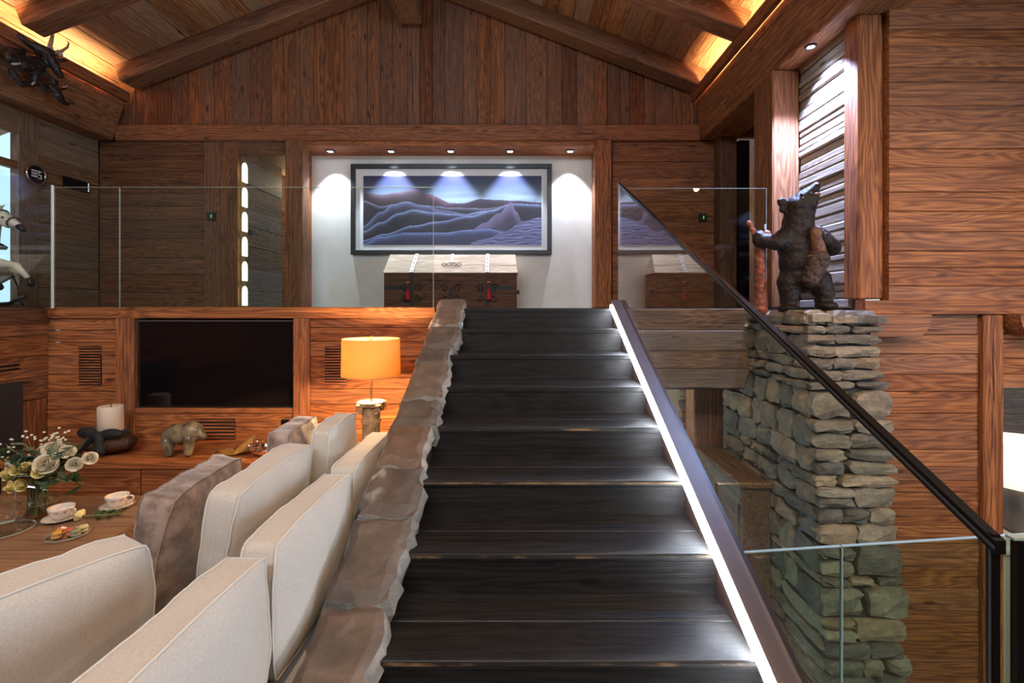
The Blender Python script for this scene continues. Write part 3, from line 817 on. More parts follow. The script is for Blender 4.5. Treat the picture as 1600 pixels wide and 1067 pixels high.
# ================================================================== LANDING OBJECTS
# painting
PD = ND - 0.04
fx0, fx1, fz0, fz1 = PX(549, PD), PX(862, PD), PZ(398, PD), PZ(257, PD)
pa = empty('framed_picture', ((fx0 + fx1) / 2, PD, fz0), 'wide black framed picture of purple-blue desert dunes in the white niche', 'picture')
fw = 0.062
for nm, a in (('frame', (fx0, fx1, fz1 - fw, fz1)), ('frame', (fx0, fx1, fz0, fz0 + fw)), ('frame', (fx0, fx0 + fw, fz0 + fw, fz1 - fw)), ('frame', (fx1 - fw, fx1, fz0 + fw, fz1 - fw))):
    box(nm, a[0], a[1], PD - 0.035, PD + 0.035, a[2], a[3], plain('black_frame', (0.018, 0.018, 0.02), 0.35), pa, 0.004)
box('mat_board', fx0 + 0.05, fx1 - 0.05, PD - 0.005, PD + 0.02, fz0 + 0.05, fz1 - 0.05, plain('mat_white', (0.74, 0.74, 0.78), 0.8), pa)
ax0, ax1, az0, az1 = PX(568, PD), PX(846, PD), PZ(383, PD), PZ(275, PD)
NU, NV = 400, 160
def interp(pts, u):
    for (a, b), (c, d) in zip(pts, pts[1:]):
        if u <= c:
            t = (u - a) / max(1e-6, c - a); t = t * t * (3 - 2 * t); return b + (d - b) * t
    return pts[-1][1]
LAY = [([(0, .24), (.1, .27), (.2, .24), (.28, .195), (.36, .26), (.5, .39), (.6, .45), (1, .6)], (.050, .030, .045), (.20, .13, .20), .16),
       ([(0, .6), (.38, .44), (.55, .40), (.66, .335), (.76, .35), (.86, .36), (1, .385)], (.045, .028, .05), (.085, .06, .11), .12),
       ([(0, .36), (.1, .44), (.2, .40), (.35, .43), (.5, .46), (.68, .47), (.8, .44), (1, .44)], (.030, .024, .045), (.22, .22, .36), .05),
       ([(0, .72), (.1, .52), (.17, .41), (.24, .37), (.32, .42), (.45, .5), (.6, .56), (1, .58)], (.055, .045, .10), (.17, .19, .40), .10),
       ([(0, .80), (.1, .67), (.2, .54), (.28, .49), (.40, .53), (.55, .56), (.7, .50), (.8, .45), (1, .44)], (.035, .028, .06), (.28, .36, .68), .06),
       ([(0, .93), (.12, .84), (.28, .72), (.42, .66), (.6, .58), (.72, .50), (.83, .40), (1, .42)], (.050, .040, .085), (.30, .38, .72), .05),
       ([(0, .98), (.1, .88), (.25, .82), (.45, .82), (.6, .78), (.7, .76), (.78, .80), (1, .9)], (.070, .075, .19), (.20, .27, .60), .09)]
cols = []
for j in range(NV + 1):
    for i in range(NU + 1):
        u, v = i / NU, j / NV      # v: 0 top
        t = min(1, v / 0.34); n_ = noise.noise(Vector((u * 5, v * 16, 0))) * .5 + .5
        c = Vector((.016, .02, .085)).lerp(Vector((.26, .36, .50)), t ** 2.2 * (0.7 + .6 * n_))
        for pts, dk, cr, wd in LAY:
            yv = interp(pts, u) + 0.004 * noise.noise(Vector((u * 20, 0, 7)))
            if v > yv:
                f = math.exp(-(v - yv) / (wd * .75)) ** 1.2; st_ = 0.9 + 0.2 * noise.noise(Vector((u * 14 - v * 10, v * 40, 4)))
                c = (Vector(dk) * .40).lerp(Vector(cr), f * f) * st_
        # sharp dune slip face and rippled slope at the right
        if u > .60:
            ridge = interp([(.60, .79), (.68, .68), (.76, .54), (.83, .385), (.86, .52), (.89, .655), (1.0, .62)], u)
            slip = interp([(.60, .79), (.72, .75), (.78, .80), (.89, .655), (1, .60)], u)
            if v > ridge and v < slip and u < .89: c = Vector((.055, .04, .085)).lerp(Vector((.14, .12, .23)), max(0, 1 - (v - ridge) * 5))
            lim = interp([(.55, 1.0), (.7, .90), (.8, .79), (.89, .655), (1, .60)], u)
            if v > lim:
                rp = math.sin((v * 150 + u * 30 + 5 * noise.noise(Vector((u * 16, v * 16, 2))))) * .5 + .5
                c = Vector((.055, .055, .14)).lerp(Vector((.22, .24, .46)), rp * .75)
        cols.append((*[max(0, k) for k in c], 1))
vs = [(ax0 + (ax1 - ax0) * i / NU, PD - 0.009, az1 + (az0 - az1) * j / NV) for j in range(NV + 1) for i in range(NU + 1)]
fs = [(j * (NU + 1) + i, (j + 1) * (NU + 1) + i, (j + 1) * (NU + 1) + i + 1, j * (NU + 1) + i + 1) for j in range(NV) for i in range(NU)]
me = pyd(vs, fs); ca = me.color_attributes.new('print', 'FLOAT_COLOR', 'POINT')
ca.data.foreach_set('color', [k for c in cols for k in c])
t = NT('dune_print'); va = t.new('ShaderNodeVertexColor'); va.layer_name = 'print'; t.link(va.outputs[0], t.b.inputs['Base Color']); t.b.inputs['Roughness'].default_value = 0.45
mesh_obj('print', me, t.m, pa, Matrix())
# niche downlights
for i, px in enumerate((516, 611, 704, 797, 891)):
    X = PX(px, 6.38); Y = 6.38
    r = empty('downlight', (X, Y, 2.06), 'small square recessed downlight over the dune picture niche', 'downlight', 'five downlights in the niche ceiling')
    bm = bmesh.new()
    for a in ((-.05, .05, -.05, -.036), (-.05, .05, .036, .05), (-.05, -.036, -.036, .036), (.036, .05, -.036, .036)): badd(bm, a[0], a[1], a[2], a[3], 0.0, 0.016)
    mesh_obj('frame', frombm(bm), plain('dark_trim', (.03, .03, .032), .4), r)
    bm = bmesh.new(); badd(bm, -.033, .033, -.033, .033, 0.006, 0.014); mesh_obj('lamp', frombm(bm), emis('spot_glow', (.9, .95, 1), 14), r)
    light('niche_spot', 'SPOT', (X, Y + 0.02, 2.045), 110, (0.80, 0.88, 1.0), 0.02, (X, Y + 0.06, 1.0), spot_size=math.radians(82), spot_blend=0.55)
# chest
CD = 6.02
cx0, cx1 = PX(598, CD), PX(809, CD); zt = PZ(425, CD); zr_ = PZ(398, CD + 0.25)
ch = empty('wooden_chest', ((cx0 + cx1) / 2, CD + .25, 0), 'antique wooden chest with pitched lid toned as spotlit and iron straps under the picture', 'chest')
box('body', cx0 + .015, cx1 - .015, CD, CD + 0.5, 0.0, zt - .01, W_CHEST, ch, 0.006, 'x')
vs = []
for x_, ins in ((cx0, .03), (cx1, -.03)):
    vs += [(x_, CD - .015, zt - .012), (x_, CD + .515, zt - .012), (x_ + ins, CD + .27, zr_), (x_ + ins, CD + .23, zr_)]
bm = bmesh.new(); bm.from_mesh(pyd(vs, [(0, 1, 2, 3), (7, 6, 5, 4), (0, 4, 5, 1), (1, 5, 6, 2), (2, 6, 7, 3), (3, 7, 4, 0)]))
bmesh.ops.bevel(bm, geom=bm.edges[:], offset=.006, segments=1, affect='EDGES'); mesh_obj('lid', frombm(bm), W_LID_LIT, ch, Matrix())
for k, px in enumerate((643, 705, 761)):
    X = PX(px, CD); X2 = PX(px + (8, 2, 1)[k], CD + .2)
    a = Vector((X, CD - .02, zt - .004)); b = Vector((X2, CD + .235, zr_ + .006)); n_ = Vector((0, -(zr_ - zt), .25)).normalized() * .005; wv = Vector((.022, 0, 0))
    if k != 1:
        vs = [a - wv, a + wv, b + wv, b - wv]; vs += [q + n_ for q in vs]
        s_ = mesh_obj('strap', pyd(vs, [(3, 2, 1, 0), (4, 5, 6, 7), (0, 1, 5, 4), (1, 2, 6, 5), (2, 3, 7, 6), (3, 0, 4, 7)]), plain('lit_iron', (.55, .55, .58), .5, .3), ch, Matrix())  # lid straps: bright copy of the body iron, spotlight put into colour
        for q in range(5):
            c = a.lerp(b, .08 + q * .21) + n_ * 1.2
            bm = bmesh.new(); bmesh.ops.create_icosphere(bm, subdivisions=1, radius=.009, matrix=Matrix.Translation(c)); mesh_obj('rivet', frombm(bm), M_IRON, s_, Matrix())
        box('strap', X - .022, X + .022, CD - .006, CD + .002, .02, zt - .012, M_IRON, ch)
    else:
        vs = [a.lerp(b, .55) - wv * .7, a.lerp(b, .55) + wv * .7, b + wv * .7, b - wv * .7]; vs += [q + n_ for q in vs]
        mesh_obj('strap', pyd(vs, [(3, 2, 1, 0), (4, 5, 6, 7), (0, 1, 5, 4), (1, 2, 6, 5), (2, 3, 7, 6), (3, 0, 4, 7)]), plain('lit_iron', (.55, .55, .58)), ch, Matrix())
        for s in (-1, 1):
            pts = [a.lerp(b, .40 + .10 * math.sin(q * .9)) + n_ * 1.5 + Vector((s * q * .018, 0, .0)) for q in range(8)]
            mesh_obj('scroll', tube(pts, .004, 5), M_IRON, ch, Matrix())
            pts = [a.lerp(b, .40 - .10 * math.sin(q * .9)) + n_ * 1.5 + Vector((s * q * .018, 0, .0)) for q in range(8)]
            mesh_obj('scroll', tube(pts, .004, 5), M_IRON, ch, Matrix())
        box('strap', X - .03, X + .03, CD - .006, CD + .002, .0, zt * .55, M_IRON, ch)
    for s in (-1, 1):
        pts = [(X + s * (.03 + .055 * (1 - q / 16) * math.cos(q * .55) + .055), CD - .005, zt * .55 + .06 * (1 - q / 18) * math.sin(q * .55)) for q in range(16)]
        mesh_obj('scroll', tube(pts, .007, 5), M_IRON, ch, Matrix())
        pts = [(X + s * (.03 + .045 * (1 - q / 16) * math.cos(q * .55) + .045), CD - .005, zt * .28 - .05 * (1 - q / 18) * math.sin(q * .55)) for q in range(16)]
        mesh_obj('scroll', tube(pts, .006, 5), M_IRON, ch, Matrix())
for a, b in ((cx0 + .02, PX(640, CD)), (PX(765, CD), cx1 - .02)): box('side_band', a, b, CD - .004, CD + .002, zt * .50, zt * .62, M_IRON, ch)
box('side_handle', cx1 - .012, cx1 + .02, CD + .1, CD + .3, zt * .4, zt * .5, M_IRON, ch)
M_RED = plain('red_tassel', (.42, .012, .015), .8)
for px in (638, 764):
    X = PX(px, CD); r = empty('red_tassel', (X, CD - .02, .1), 'red tassel on a beaded cord hanging %s' % ('from the chest strap at the doorway side' if px < 700 else 'from the chest strap at the stair glass side'), 'tassel')
    mesh_obj('skirt', lathe([(.001, .14), (.018, .13), (.022, .10), (.026, .09), (.03, .02), (.034, 0), (.001, 0)], 12), M_RED, r, None, True)
    mesh_obj('cord', tube([(0, 0, .13), (0, 0, zt - .12)], .004, 6), M_RED, r)
    for s in (-.012, .012):
        bm = bmesh.new(); bmesh.ops.create_icosphere(bm, subdivisions=2, radius=.014, matrix=Matrix.Translation((s, -.005, .22))); mesh_obj('bead', frombm(bm), plain('pink_bead', (.55, .2, .15), .4), r, None, True)
# switches
def switch(px, py, D, label, col=(.015, .015, .015)):
    p = P(px, py, D); r = empty('wall_switch', p, label, 'switch')
    bm = bmesh.new(); badd(bm, -.05, .05, -.012, .012, -.05, .05); mesh_obj('plate', frombm(bm), plain('switch_black', col, .4), r)
    bm = bmesh.new(); badd(bm, .0, .014, -.015, -.012, -.018, .022); mesh_obj('indicator', frombm(bm), emis('green_led', (.25, .9, .15), .5), r)
switch(330, 338, BD - .045, 'black wall switch with green light on boards beside the doorway')
switch(1098, 340, BD - .012, 'black wall switch with green light between niche and black door')
p = P(393, 362, 6.3)
tag(box('door_latch', -3.535, -3.52, 6.33, 6.39, p.z - .04, p.z + .04, M_IRON), 'dark square latch plate on the passage planks inside the doorway', 'latch')

# wall clock and black control panel on the upper left wall
ck = empty('wall_clock', (LX + .012, 5.37, PZ(273, 5.37)), 'round black wall clock with silver rim and white block figures', 'clock')
Rm = Matrix.Rotation(math.pi / 2, 4, 'Y')
me = lathe([(.001, .0), (.10, .0), (.10, .02), (.001, .02)], 36); me.transform(Rm); mesh_obj('face', me, plain('clock_black', (.008, .008, .01), .25), ck)
me = lathe([(.098, 0), (.11, 0), (.11, .028), (.098, .028), (.098, 0)], 36); me.transform(Rm); mesh_obj('rim', me, plain('chrome', (.8, .8, .8), .15, 1.0), ck, None, True)
MW = plain('clock_white', (.55, .55, .56), .6)
for a in ((-.055, .012, .032, .048), (-.055, .012, .002, .020), (-.055, .012, -.030, -.010), (.02, .035, .022, .05), (.035, .058, .035, .05), (.02, .058, -.002, .010), (.045, .058, -.04, -.002), (.02, .04, -.04, -.03)):
    bm = bmesh.new(); badd(bm, .021, .024, a[0], a[1], a[2], a[3]); mesh_obj('figure', frombm(bm), MW, ck)
cp = empty('control_panel', (LX + .01, 5.88, PZ(288, 5.85)), 'black glass control panel with a row of white dots on planks near the corner', 'panel')
bm = bmesh.new(); badd(bm, -.005, .015, -.17, .17, -.065, .065); mesh_obj('screen', frombm(bm), plain('gloss_black', (.006, .006, .009), .08), cp)
for k in range(5):
    bm = bmesh.new(); badd(bm, .015, .018, .142, .152, -.045 + k * .022, -.037 + k * .022); mesh_obj('indicator', frombm(bm), emis('panel_led', (.8, .85, 1), 2), cp)

# television
tv = empty('television', (xx(338), TVD + .03, z(637)), 'large flat black television recessed in the plank wall', 'television')
box('body', xx(214), xx(459), TVD + .02, TVD + .07, z(637), z(500), plain('tv_black', (.01, .01, .01), .4), tv, .003)
box('screen', xx(217), xx(457.5), TVD + .016, TVD + .021, z(634), z(502.5), plain('tv_screen', (.004, .003, .004), .1, 0, 0, spec=.6), tv)
box('bezel', xx(214), xx(459), TVD + .012, TVD + .018, z(502.4), z(500.2), plain('bezel_grey', (.22, .21, .21), .3, .7), tv)

# tv bench
BZ = -1.15; BF = 3.62
bn = empty('tv_bench', (-2.4, 3.86, ZF), 'long low larch television bench with drawer fronts along the wall', 'bench')
for k in range(3): plank(bn, (-2.36, BF + .08 + k * .16, BZ), (1, 0, 0), (0, 1, 0), 3.24, .158, .05, W_ORANGE, 'top_board')
box('carcass', -3.9, -.85, BF + .03, TVD - .02, ZF, BZ - .052, W_BROWN, bn, 0, 'x')
dx = [-3.9, PX(218, BF), -1.75, -.86]
for a, b in zip(dx, dx[1:]): box('drawer_front', a + .004, b - .004, BF + .01, BF + .032, ZF + .06, BZ - .06, W_ORANGE, bn, .003, 'x')

# ================================================================== DECOR ON THE BENCH
p = P(173, 706, 3.86); p.z = BZ
cnd = empty('pillar_candle', (p.x + .0, p.y, BZ + .09), 'thick white pillar candle standing in the dark fabric wrap', 'candle')
mesh_obj('wax', lathe([(.001, .0), (.085, .0), (.085, .275), (.078, .285), (.05, .278), (.001, .272)], 32), plain('wax', (.72, .58, .48), .5), cnd, None, True)
mesh_obj('wick', tube([(0, 0, .27), (.004, 0, .30)], .003, 6), M_BLACK, cnd)
wr_ = empty('candle_wrap', (p.x, p.y, BZ + .006), 'dark beaded candle bowl tied with a black velvet bow', 'candle holder')
M_VEL = plain('black_velvet', (.006, .006, .008), .75, 0, 12, .3, .3, sheen=.08)
blob('bowl', wr_, plain('beaded_brown', (.045, .016, .008), .35, 0, 90, .9, 1.0), [((.0, 0, .07), (.17, .15, .075)), ((.08, -.02, .08), (.12, .12, .07)), ((-.06, 0, .06), (.12, .13, .06))], .012, 2, .006)
blob('bow', wr_, M_VEL, [((-.10, -.10, .18), (.075, .04, .045)), ((.09, -.10, .17), (.09, .04, .04)), ((0, -.12, .16), (.035, .035, .035)), ((0, 0, .15), (.13, .12, .03)),
     ((-.03, -.12, .15), .03, (-.15, -.13, .042), .032), ((.02, -.13, .14), .03, (.04, -.15, .048), .04)], .009, 2)
jp = P(290, 706, 3.80)
jb = empty('bear_figurine', (jp.x, 3.80, BZ + .013), 'polished grey-green stone bear figurine walking on the bench', 'figurine')
blob('body', jb, plain('jade', (.16, .13, .085), .22, 0, 14, .55), [((-.04, 0, .15), (.125, .075, .085)), ((.05, 0, .165), (.09, .075, .085)), ((-.12, 0, .13), (.06, .065, .07)), ((.03, 0, .19), .05, (.10, -.01, .175), .05),
     ((.10, -.01, .165), .048, (.155, -.02, .135), .026), ((.09, .03, .205), .014), ((.09, -.045, .205), .014),
     ((.06, -.045, .12), .042, (.055, -.05, .02), .034), ((.02, .045, .12), .042, (-.005, .05, .02), .034), ((-.12, -.04, .10), .045, (-.09, -.05, .02), .034), ((-.14, .04, .10), .045, (-.165, .045, .02), .034)], .008, 3)
p = P(365, 700, 3.78)
lf = empty('dried_leaf', (p.x, 3.78, BZ + .004), 'curled dried yellow-brown leaf lying beside the stone bear', 'leaf')
def leafmesh(L, W, curl=.3, n=6):
    vs = []; fs = []
    for i in range(n + 1):
        t = i / n; w_ = W * math.sin(math.pi * min(1, t * .96 + .02)) ** .75
        for s in (-1, 0, 1): vs.append((t * L, s * w_ / 2, curl * L * t * t * .6 + abs(s) * w_ * .18))
    for i in range(n):
        for s in range(2): q = i * 3 + s; fs.append((q, q + 1, q + 4, q + 3))
    return pyd(vs, fs)
m_dl = plain('dry_leaf', (.25, .13, .03), .6, 0, 20, .3)
for k, (a, l_, c_) in enumerate(((2.6, .2, .1), (1.2, .2, .9), (.4, .16, .5), (3.6, .14, .2))):
    me = leafmesh(l_, l_ * .5, c_); me.transform(Matrix.Rotation(a, 4, 'Z')); mesh_obj('lobe', me, m_dl, lf)
p = P(412, 700, 3.80)
bw = empty('silver_bowl', (p.x, 3.80, BZ), 'small openwork silver bowl on the bench next to the remote', 'bowl')
M_SIL = plain('silver', (.75, .68, .62), .18, 1.0)
mesh_obj('cup', lathe([(.03, 0), (.05, .005), (.085, .03), (.10, .06), (.098, .062), (.08, .033), (.04, .012)], 28), M_SIL, bw, None, True)
for k in range(14):
    a = k * math.tau / 14; c, s = math.cos(a), math.sin(a)
    mesh_obj('filigree', tube([(c * .10 + -s * .02 * math.sin(q), s * .10 + c * .02 * math.sin(q), .06 + .007 * q) for q in range(6)], .0035, 5), M_SIL, bw)
p = P(446, 690, 3.9)
tag(box('remote_stand', p.x - .03, p.x + .03, 3.88, 3.91, BZ, PZ(655, 3.9), M_BLACK, None, .005), 'upright black remote control standing by the television post', 'remote')

# ================================================================== LAMPS
LP = Vector((PX(580, 3.52), 3.52, 0))
lm = empty('column_lamp', (LP.x, LP.y, ZF), 'lit lamp with orange drum shade on an ionic column base behind the sofa', 'lamp')
zb = lambda y: PZ(y, 3.52) - ZF
r_ = 0.208
sh = shade_mat('orange_shade', (.86, .50, .16), .36)
mesh_obj('lamp_shade', lathe([(r_, zb(586)), (r_ - .004, zb(529)), (r_ - .008, zb(529)), (r_ - .004, zb(586)), (r_, zb(586))], 48), sh, lm, None, True)
mesh_obj('pole', tube([(0, 0, zb(627)), (0, 0, zb(528))], .009, 10), plain('brass', (.45, .30, .14), .35, .9), lm)
mesh_obj('finial', lathe([(.001, zb(524)), (.012, zb(526)), (.006, zb(529)), (.001, zb(530))], 12), MATS['brass'], lm, None, True)
for k in range(3):
    a = k * math.tau / 3; mesh_obj('shade_arm', tube([(0, 0, zb(530)), (r_ * math.cos(a), r_ * math.sin(a), zb(530))], .002, 5), MATS['brass'], lm)
M_COLM = plain('aged_plaster', (.38, .26, .15), .7, 0, 25, .35, .5)
zc = zb(627)
col_ = mesh_obj('column', lathe([(.088, 0), (.088, .06), (.082, .08), (.072, .12), (.062, zc - .16), (.075, zc - .14), (.06, zc - .13), (.065, zc - .10), (.06, zc - .03), (.001, zc - .03)], 28), M_COLM, lm, None, True)
bm = bmesh.new(); badd(bm, -.088, .088, -.088, .088, zc - .03, zc - .008); bmesh.ops.bevel(bm, geom=bm.edges[:], offset=.006, segments=1, affect='EDGES'); mesh_obj('abacus', frombm(bm), M_COLM, col_)
mesh_obj('plinth_plate', lathe([(.001, zc - .008), (.10, zc - .008), (.10, zc), (.001, zc)], 28), plain('brass_plate', (.5, .36, .2), .4, .5), lm)
for s in (-1, 1):
    for q in (-1, 1):
        pts = [(s * (.062 + .026 * (1 - k / 14) * math.cos(k * .6)), q * .072, zc - .062 + .026 * (1 - k / 14) * math.sin(k * .6)) for k in range(14)]
        mesh_obj('volute', tube(pts, .008, 6), M_COLM, col_)
for k in range(12):
    a = k * math.tau / 12; mesh_obj('flute', tube([(.068 * math.cos(a), .068 * math.sin(a), .14), (.058 * math.cos(a), .058 * math.sin(a), zc - .17)], .007, 5), M_COLM, col_)
for yb_ in (541, 576):
    bm = bmesh.new(); bmesh.ops.create_icosphere(bm, subdivisions=2, radius=.018, matrix=Matrix.Translation((.03, 0, zb(yb_)))); mesh_obj('bulb', frombm(bm), emis('bulb_glow', (1, .75, .4), 20), lm)
    light('column_lamp_light', 'POINT', (LP.x, LP.y, PZ(yb_, 3.52)), 120, (1.0, 0.66, 0.32), 0.02)

tl = empty('table_lamp', (PX(1599, 4.0), 4.0, PZ(831, 4.0)), 'table lamp with bright white shade and grey conical base in the wall opening', 'lamp')
mesh_obj('base', lathe([(.001, 0), (.115, 0), (.13, .05), (.195, .385), (.19, .392), (.001, .392)], 36), plain('grey_metal_lamp', (.16, .14, .13), .35, .6), tl, None, True)
mesh_obj('neck', tube([(0, 0, .39), (0, 0, .45)], .012, 10), M_EDGE, tl)
mesh_obj('shade', lathe([(.30, .41), (.27, .76), (.265, .76), (.295, .41), (.30, .41)], 40), shade_mat('white_shade', (.9, .88, .84), .6), tl, None, True)
light('table_lamp_light', 'POINT', (PX(1599, 4.0), 4.0, PZ(831, 4.0) + .58), 45, (1, .9, .75), .05)
cs = empty('lamp_console', (4.3, 4.0, ZL), 'pale console under the table lamp in the wall opening', 'console')
box('top', 3.60, 4.9, 3.7, 4.35, PZ(831, 4.0) - .04, PZ(831, 4.0), plain('pale_top', (.62, .58, .5), .5), cs, .004)
box('added_front_panel', 3.62, 4.88, 3.74, 3.78, ZL + .1, PZ(831, 4.0) - .05, plain('pale_panel', (.45, .40, .31), .5), cs)  # pale panel added to brighten the dark space under the lamp
for a in (3.65, 4.8): box('leg', a, a + .06, 3.75, 4.3, ZL, PZ(831, 4.0) - .04, plain('pale_top2', (.5, .42, .3), .5), cs)

# bear spotlight in the soffit
sp = empty('bear_spotlight', (2.36, 3.92, 2.115), 'small recessed blue-white spotlight in the eave beam above the bear', 'downlight')
mesh_obj('ring', lathe([(.03, 0), (.045, 0), (.045, .014), (.03, .014), (.03, 0)], 20), plain('dark_trim2', (.03, .03, .03), .4), sp)
mesh_obj('lamp', lathe([(.001, .005), (.03, .005), (.03, .013), (.001, .013)], 20), emis('blue_spot', (.55, .68, 1), 40), sp)
light('bear_spot', 'SPOT', (2.30, 3.88, 2.10), 800, (0.38, 0.52, 1.0), 0.02, (2.42, 3.86, 0), spot_size=math.radians(100), spot_blend=0.6)

# ================================================================== SOFA AND CUSHIONS
M_LINEN = plain('linen', (.50, .45, .41), .85, 0, 160, .08, .15, sheen=.3)
M_SEAT = plain('linen_seat', (.52, .46, .41), .9, 0, 120, .08, .1)
t = NT('taupe_velvet'); v_, r__ = t.coords(); nv = t.noise(v_, 9, 5, .7)
t.link(t.mix(t.ramp(nv, .35, .68), (.12, .07, .052), (.36, .255, .21)), t.b.inputs['Base Color']); t.b.inputs['Roughness'].default_value = .55
t.b.inputs['Sheen Weight'].default_value = .8; t.bump(nv, .5, .015); M_TAUPE = t.m
so = empty('sofa', (-1.3, 1.7, ZF), 'long linen sofa standing along the stone parapet', 'sofa')
box('base', -1.75, -.78, .2, 3.0, ZF + .08, ZF + .26, M_SEAT, so, .02)
box('back_frame', -.765, -.735, .2, 3.0, ZF + .08, -1.195, M_SEAT, so, .012)
for k in range(3): box('seat_cushion', -1.75, -.90, .22 + k * .93, .22 + k * .93 + .92, ZF + .26, -1.19, M_SEAT, so, .035)
for a in (-1.68, -.85):
    for b in (.3, 2.9): box('leg', a, a + .06, b, b + .06, ZF, ZF + .08, M_BLACK, so)


def cushion(name, loc, L, H, T, rz, lean, mat, label, seed, bulge=.05, wr=.012, pipe=None):
    """box cushion: length along local y, height along z, thickness along x; base edge at the origin"""
    r = empty(name, loc, label, 'cushion', None)
    M = WM[r] @ Matrix.Rotation(rz, 4, 'Z') @ Matrix.Rotation(lean, 4, 'Y'); r.matrix_basis = M; WM[r] = M
    n1, n2, n3 = 26, 20, 6; vs = []; idx = {}; fs = []
    def pt(a, b, c):      # a (thickness), b (length), c (height) in -1..1
        k = (round(a, 4), round(b, 4), round(c, 4))
        if k in idx: return idx[k]
        sq = 1 - .035 * (b * b) * (1 if abs(c) > .99 else .3) * 0
        pin = 1 - .05 * (abs(b) ** 4) * (abs(c) ** 4)
        y = b * L / 2 * (1 - .035 * (1 - c * c) * 0 - .03 * (1 - (1 - c * c))) * pin; zz_ = c * H / 2 * (1 + .02 * (1 - b * b)) * pin
        f = (1 - b ** 4) * (1 - c ** 4)
        x = a * (T / 2 * (.80 + .2 * f) + bulge * f)
        d = wr * noise.fractal(Vector((x * 3 + seed, y * 6, zz_ * 6)), 1, 2, 4) + wr * .7 * noise.noise(Vector((seed, y * 16 + zz_ * 5, zz_ * 3))) * (.4 + .6 * abs(c))
        nrm = Vector((a, b * (.6 if abs(b) > .99 else 0), c * (.6 if abs(c) > .99 else 0))).normalized()
        q = Vector((x, y, zz_ + H / 2)) + nrm * d
        idx[k] = len(vs); vs.append(q); return idx[k]
    def grid(fn, na, nb):
        for i in range(na):
            for j in range(nb):
                q = [fn(-1 + 2 * (i + a) / na, -1 + 2 * (j + b) / nb) for a, b in ((0, 0), (1, 0), (1, 1), (0, 1))]
                fs.append(tuple(q))
    for s in (-1, 1):
        grid(lambda u, v: pt(s, u, v), n1, n2); grid(lambda u, v: pt(u, s, v), n3, n2); grid(lambda u, v: pt(u, v, s), n3, n1)
    me = pyd(vs, fs); bm = bmesh.new(); bm.from_mesh(me); me = frombm(bm)
    o = mesh_obj('cover', me, mat, r, None, True)
    for s in (-1, 1):
        loop = [pt(s, -1 + 2 * i / n1, 1) for i in range(n1 + 1)] + [pt(s, 1, 1 - 2 * j / n2) for j in range(1, n2 + 1)] + [pt(s, 1 - 2 * i / n1, -1) for i in range(1, n1 + 1)] + [pt(s, -1, -1 + 2 * j / n2) for j in range(1, n2 + 1)]
        mesh_obj('piping', tube([vs[q] for q in loop], .0032, 6, False), pipe or mat, r, None, True)
    return r
M_PIPE = plain('linen_piping', (.60, .56, .52), .8)
# back cushions along the parapet
for k, (a, b, lab) in enumerate(((.74, 1.47, 'big linen back cushion at the end of the sofa away from the lamp'), (1.49, 2.19, 'big linen back cushion in the middle of the sofa by the parapet'), (2.21, 2.92, 'big linen back cushion at the lamp end of the sofa'))):
    cushion('back_cushion', (-.815, (a + b) / 2, -1.172), b - a, .445, .13, 0, .0, M_LINEN, lab, 3 + k * 7, .020, .007, M_PIPE)
cushion('scatter_cushion', (-1.115, 2.02, -1.165), .68, .53, .12, .02, .13, M_LINEN, 'tall linen cushion leaning on the middle back cushion behind the velvet one', 31, .038, .010, M_PIPE)
cushion('scatter_cushion', (-1.022, 2.61, -1.165), .44, .57, .11, .03, .05, M_LINEN, 'linen cushion in the lamplight at the far sofa end', 41, .030, .011, M_PIPE)
cushion('velvet_cushion', (-1.43, 2.02, -1.160), .56, .49, .12, .08, .20, M_TAUPE, 'crushed taupe velvet cushion between table and linen cushions', 51, .04, .016)
cushion('velvet_cushion', (-1.24, 2.61, -1.165), .44, .55, .11, .05, .06, M_TAUPE, 'crushed taupe velvet cushion at the lamp end, near the silver bowl', 61, .032, .013)
cushion('scatter_cushion', (-1.40, 1.20, -1.165), .80, .46, .15, -.42, .10, M_LINEN, 'wide linen cushion turned at an angle next to the table edge', 71, .05, .010, M_PIPE)

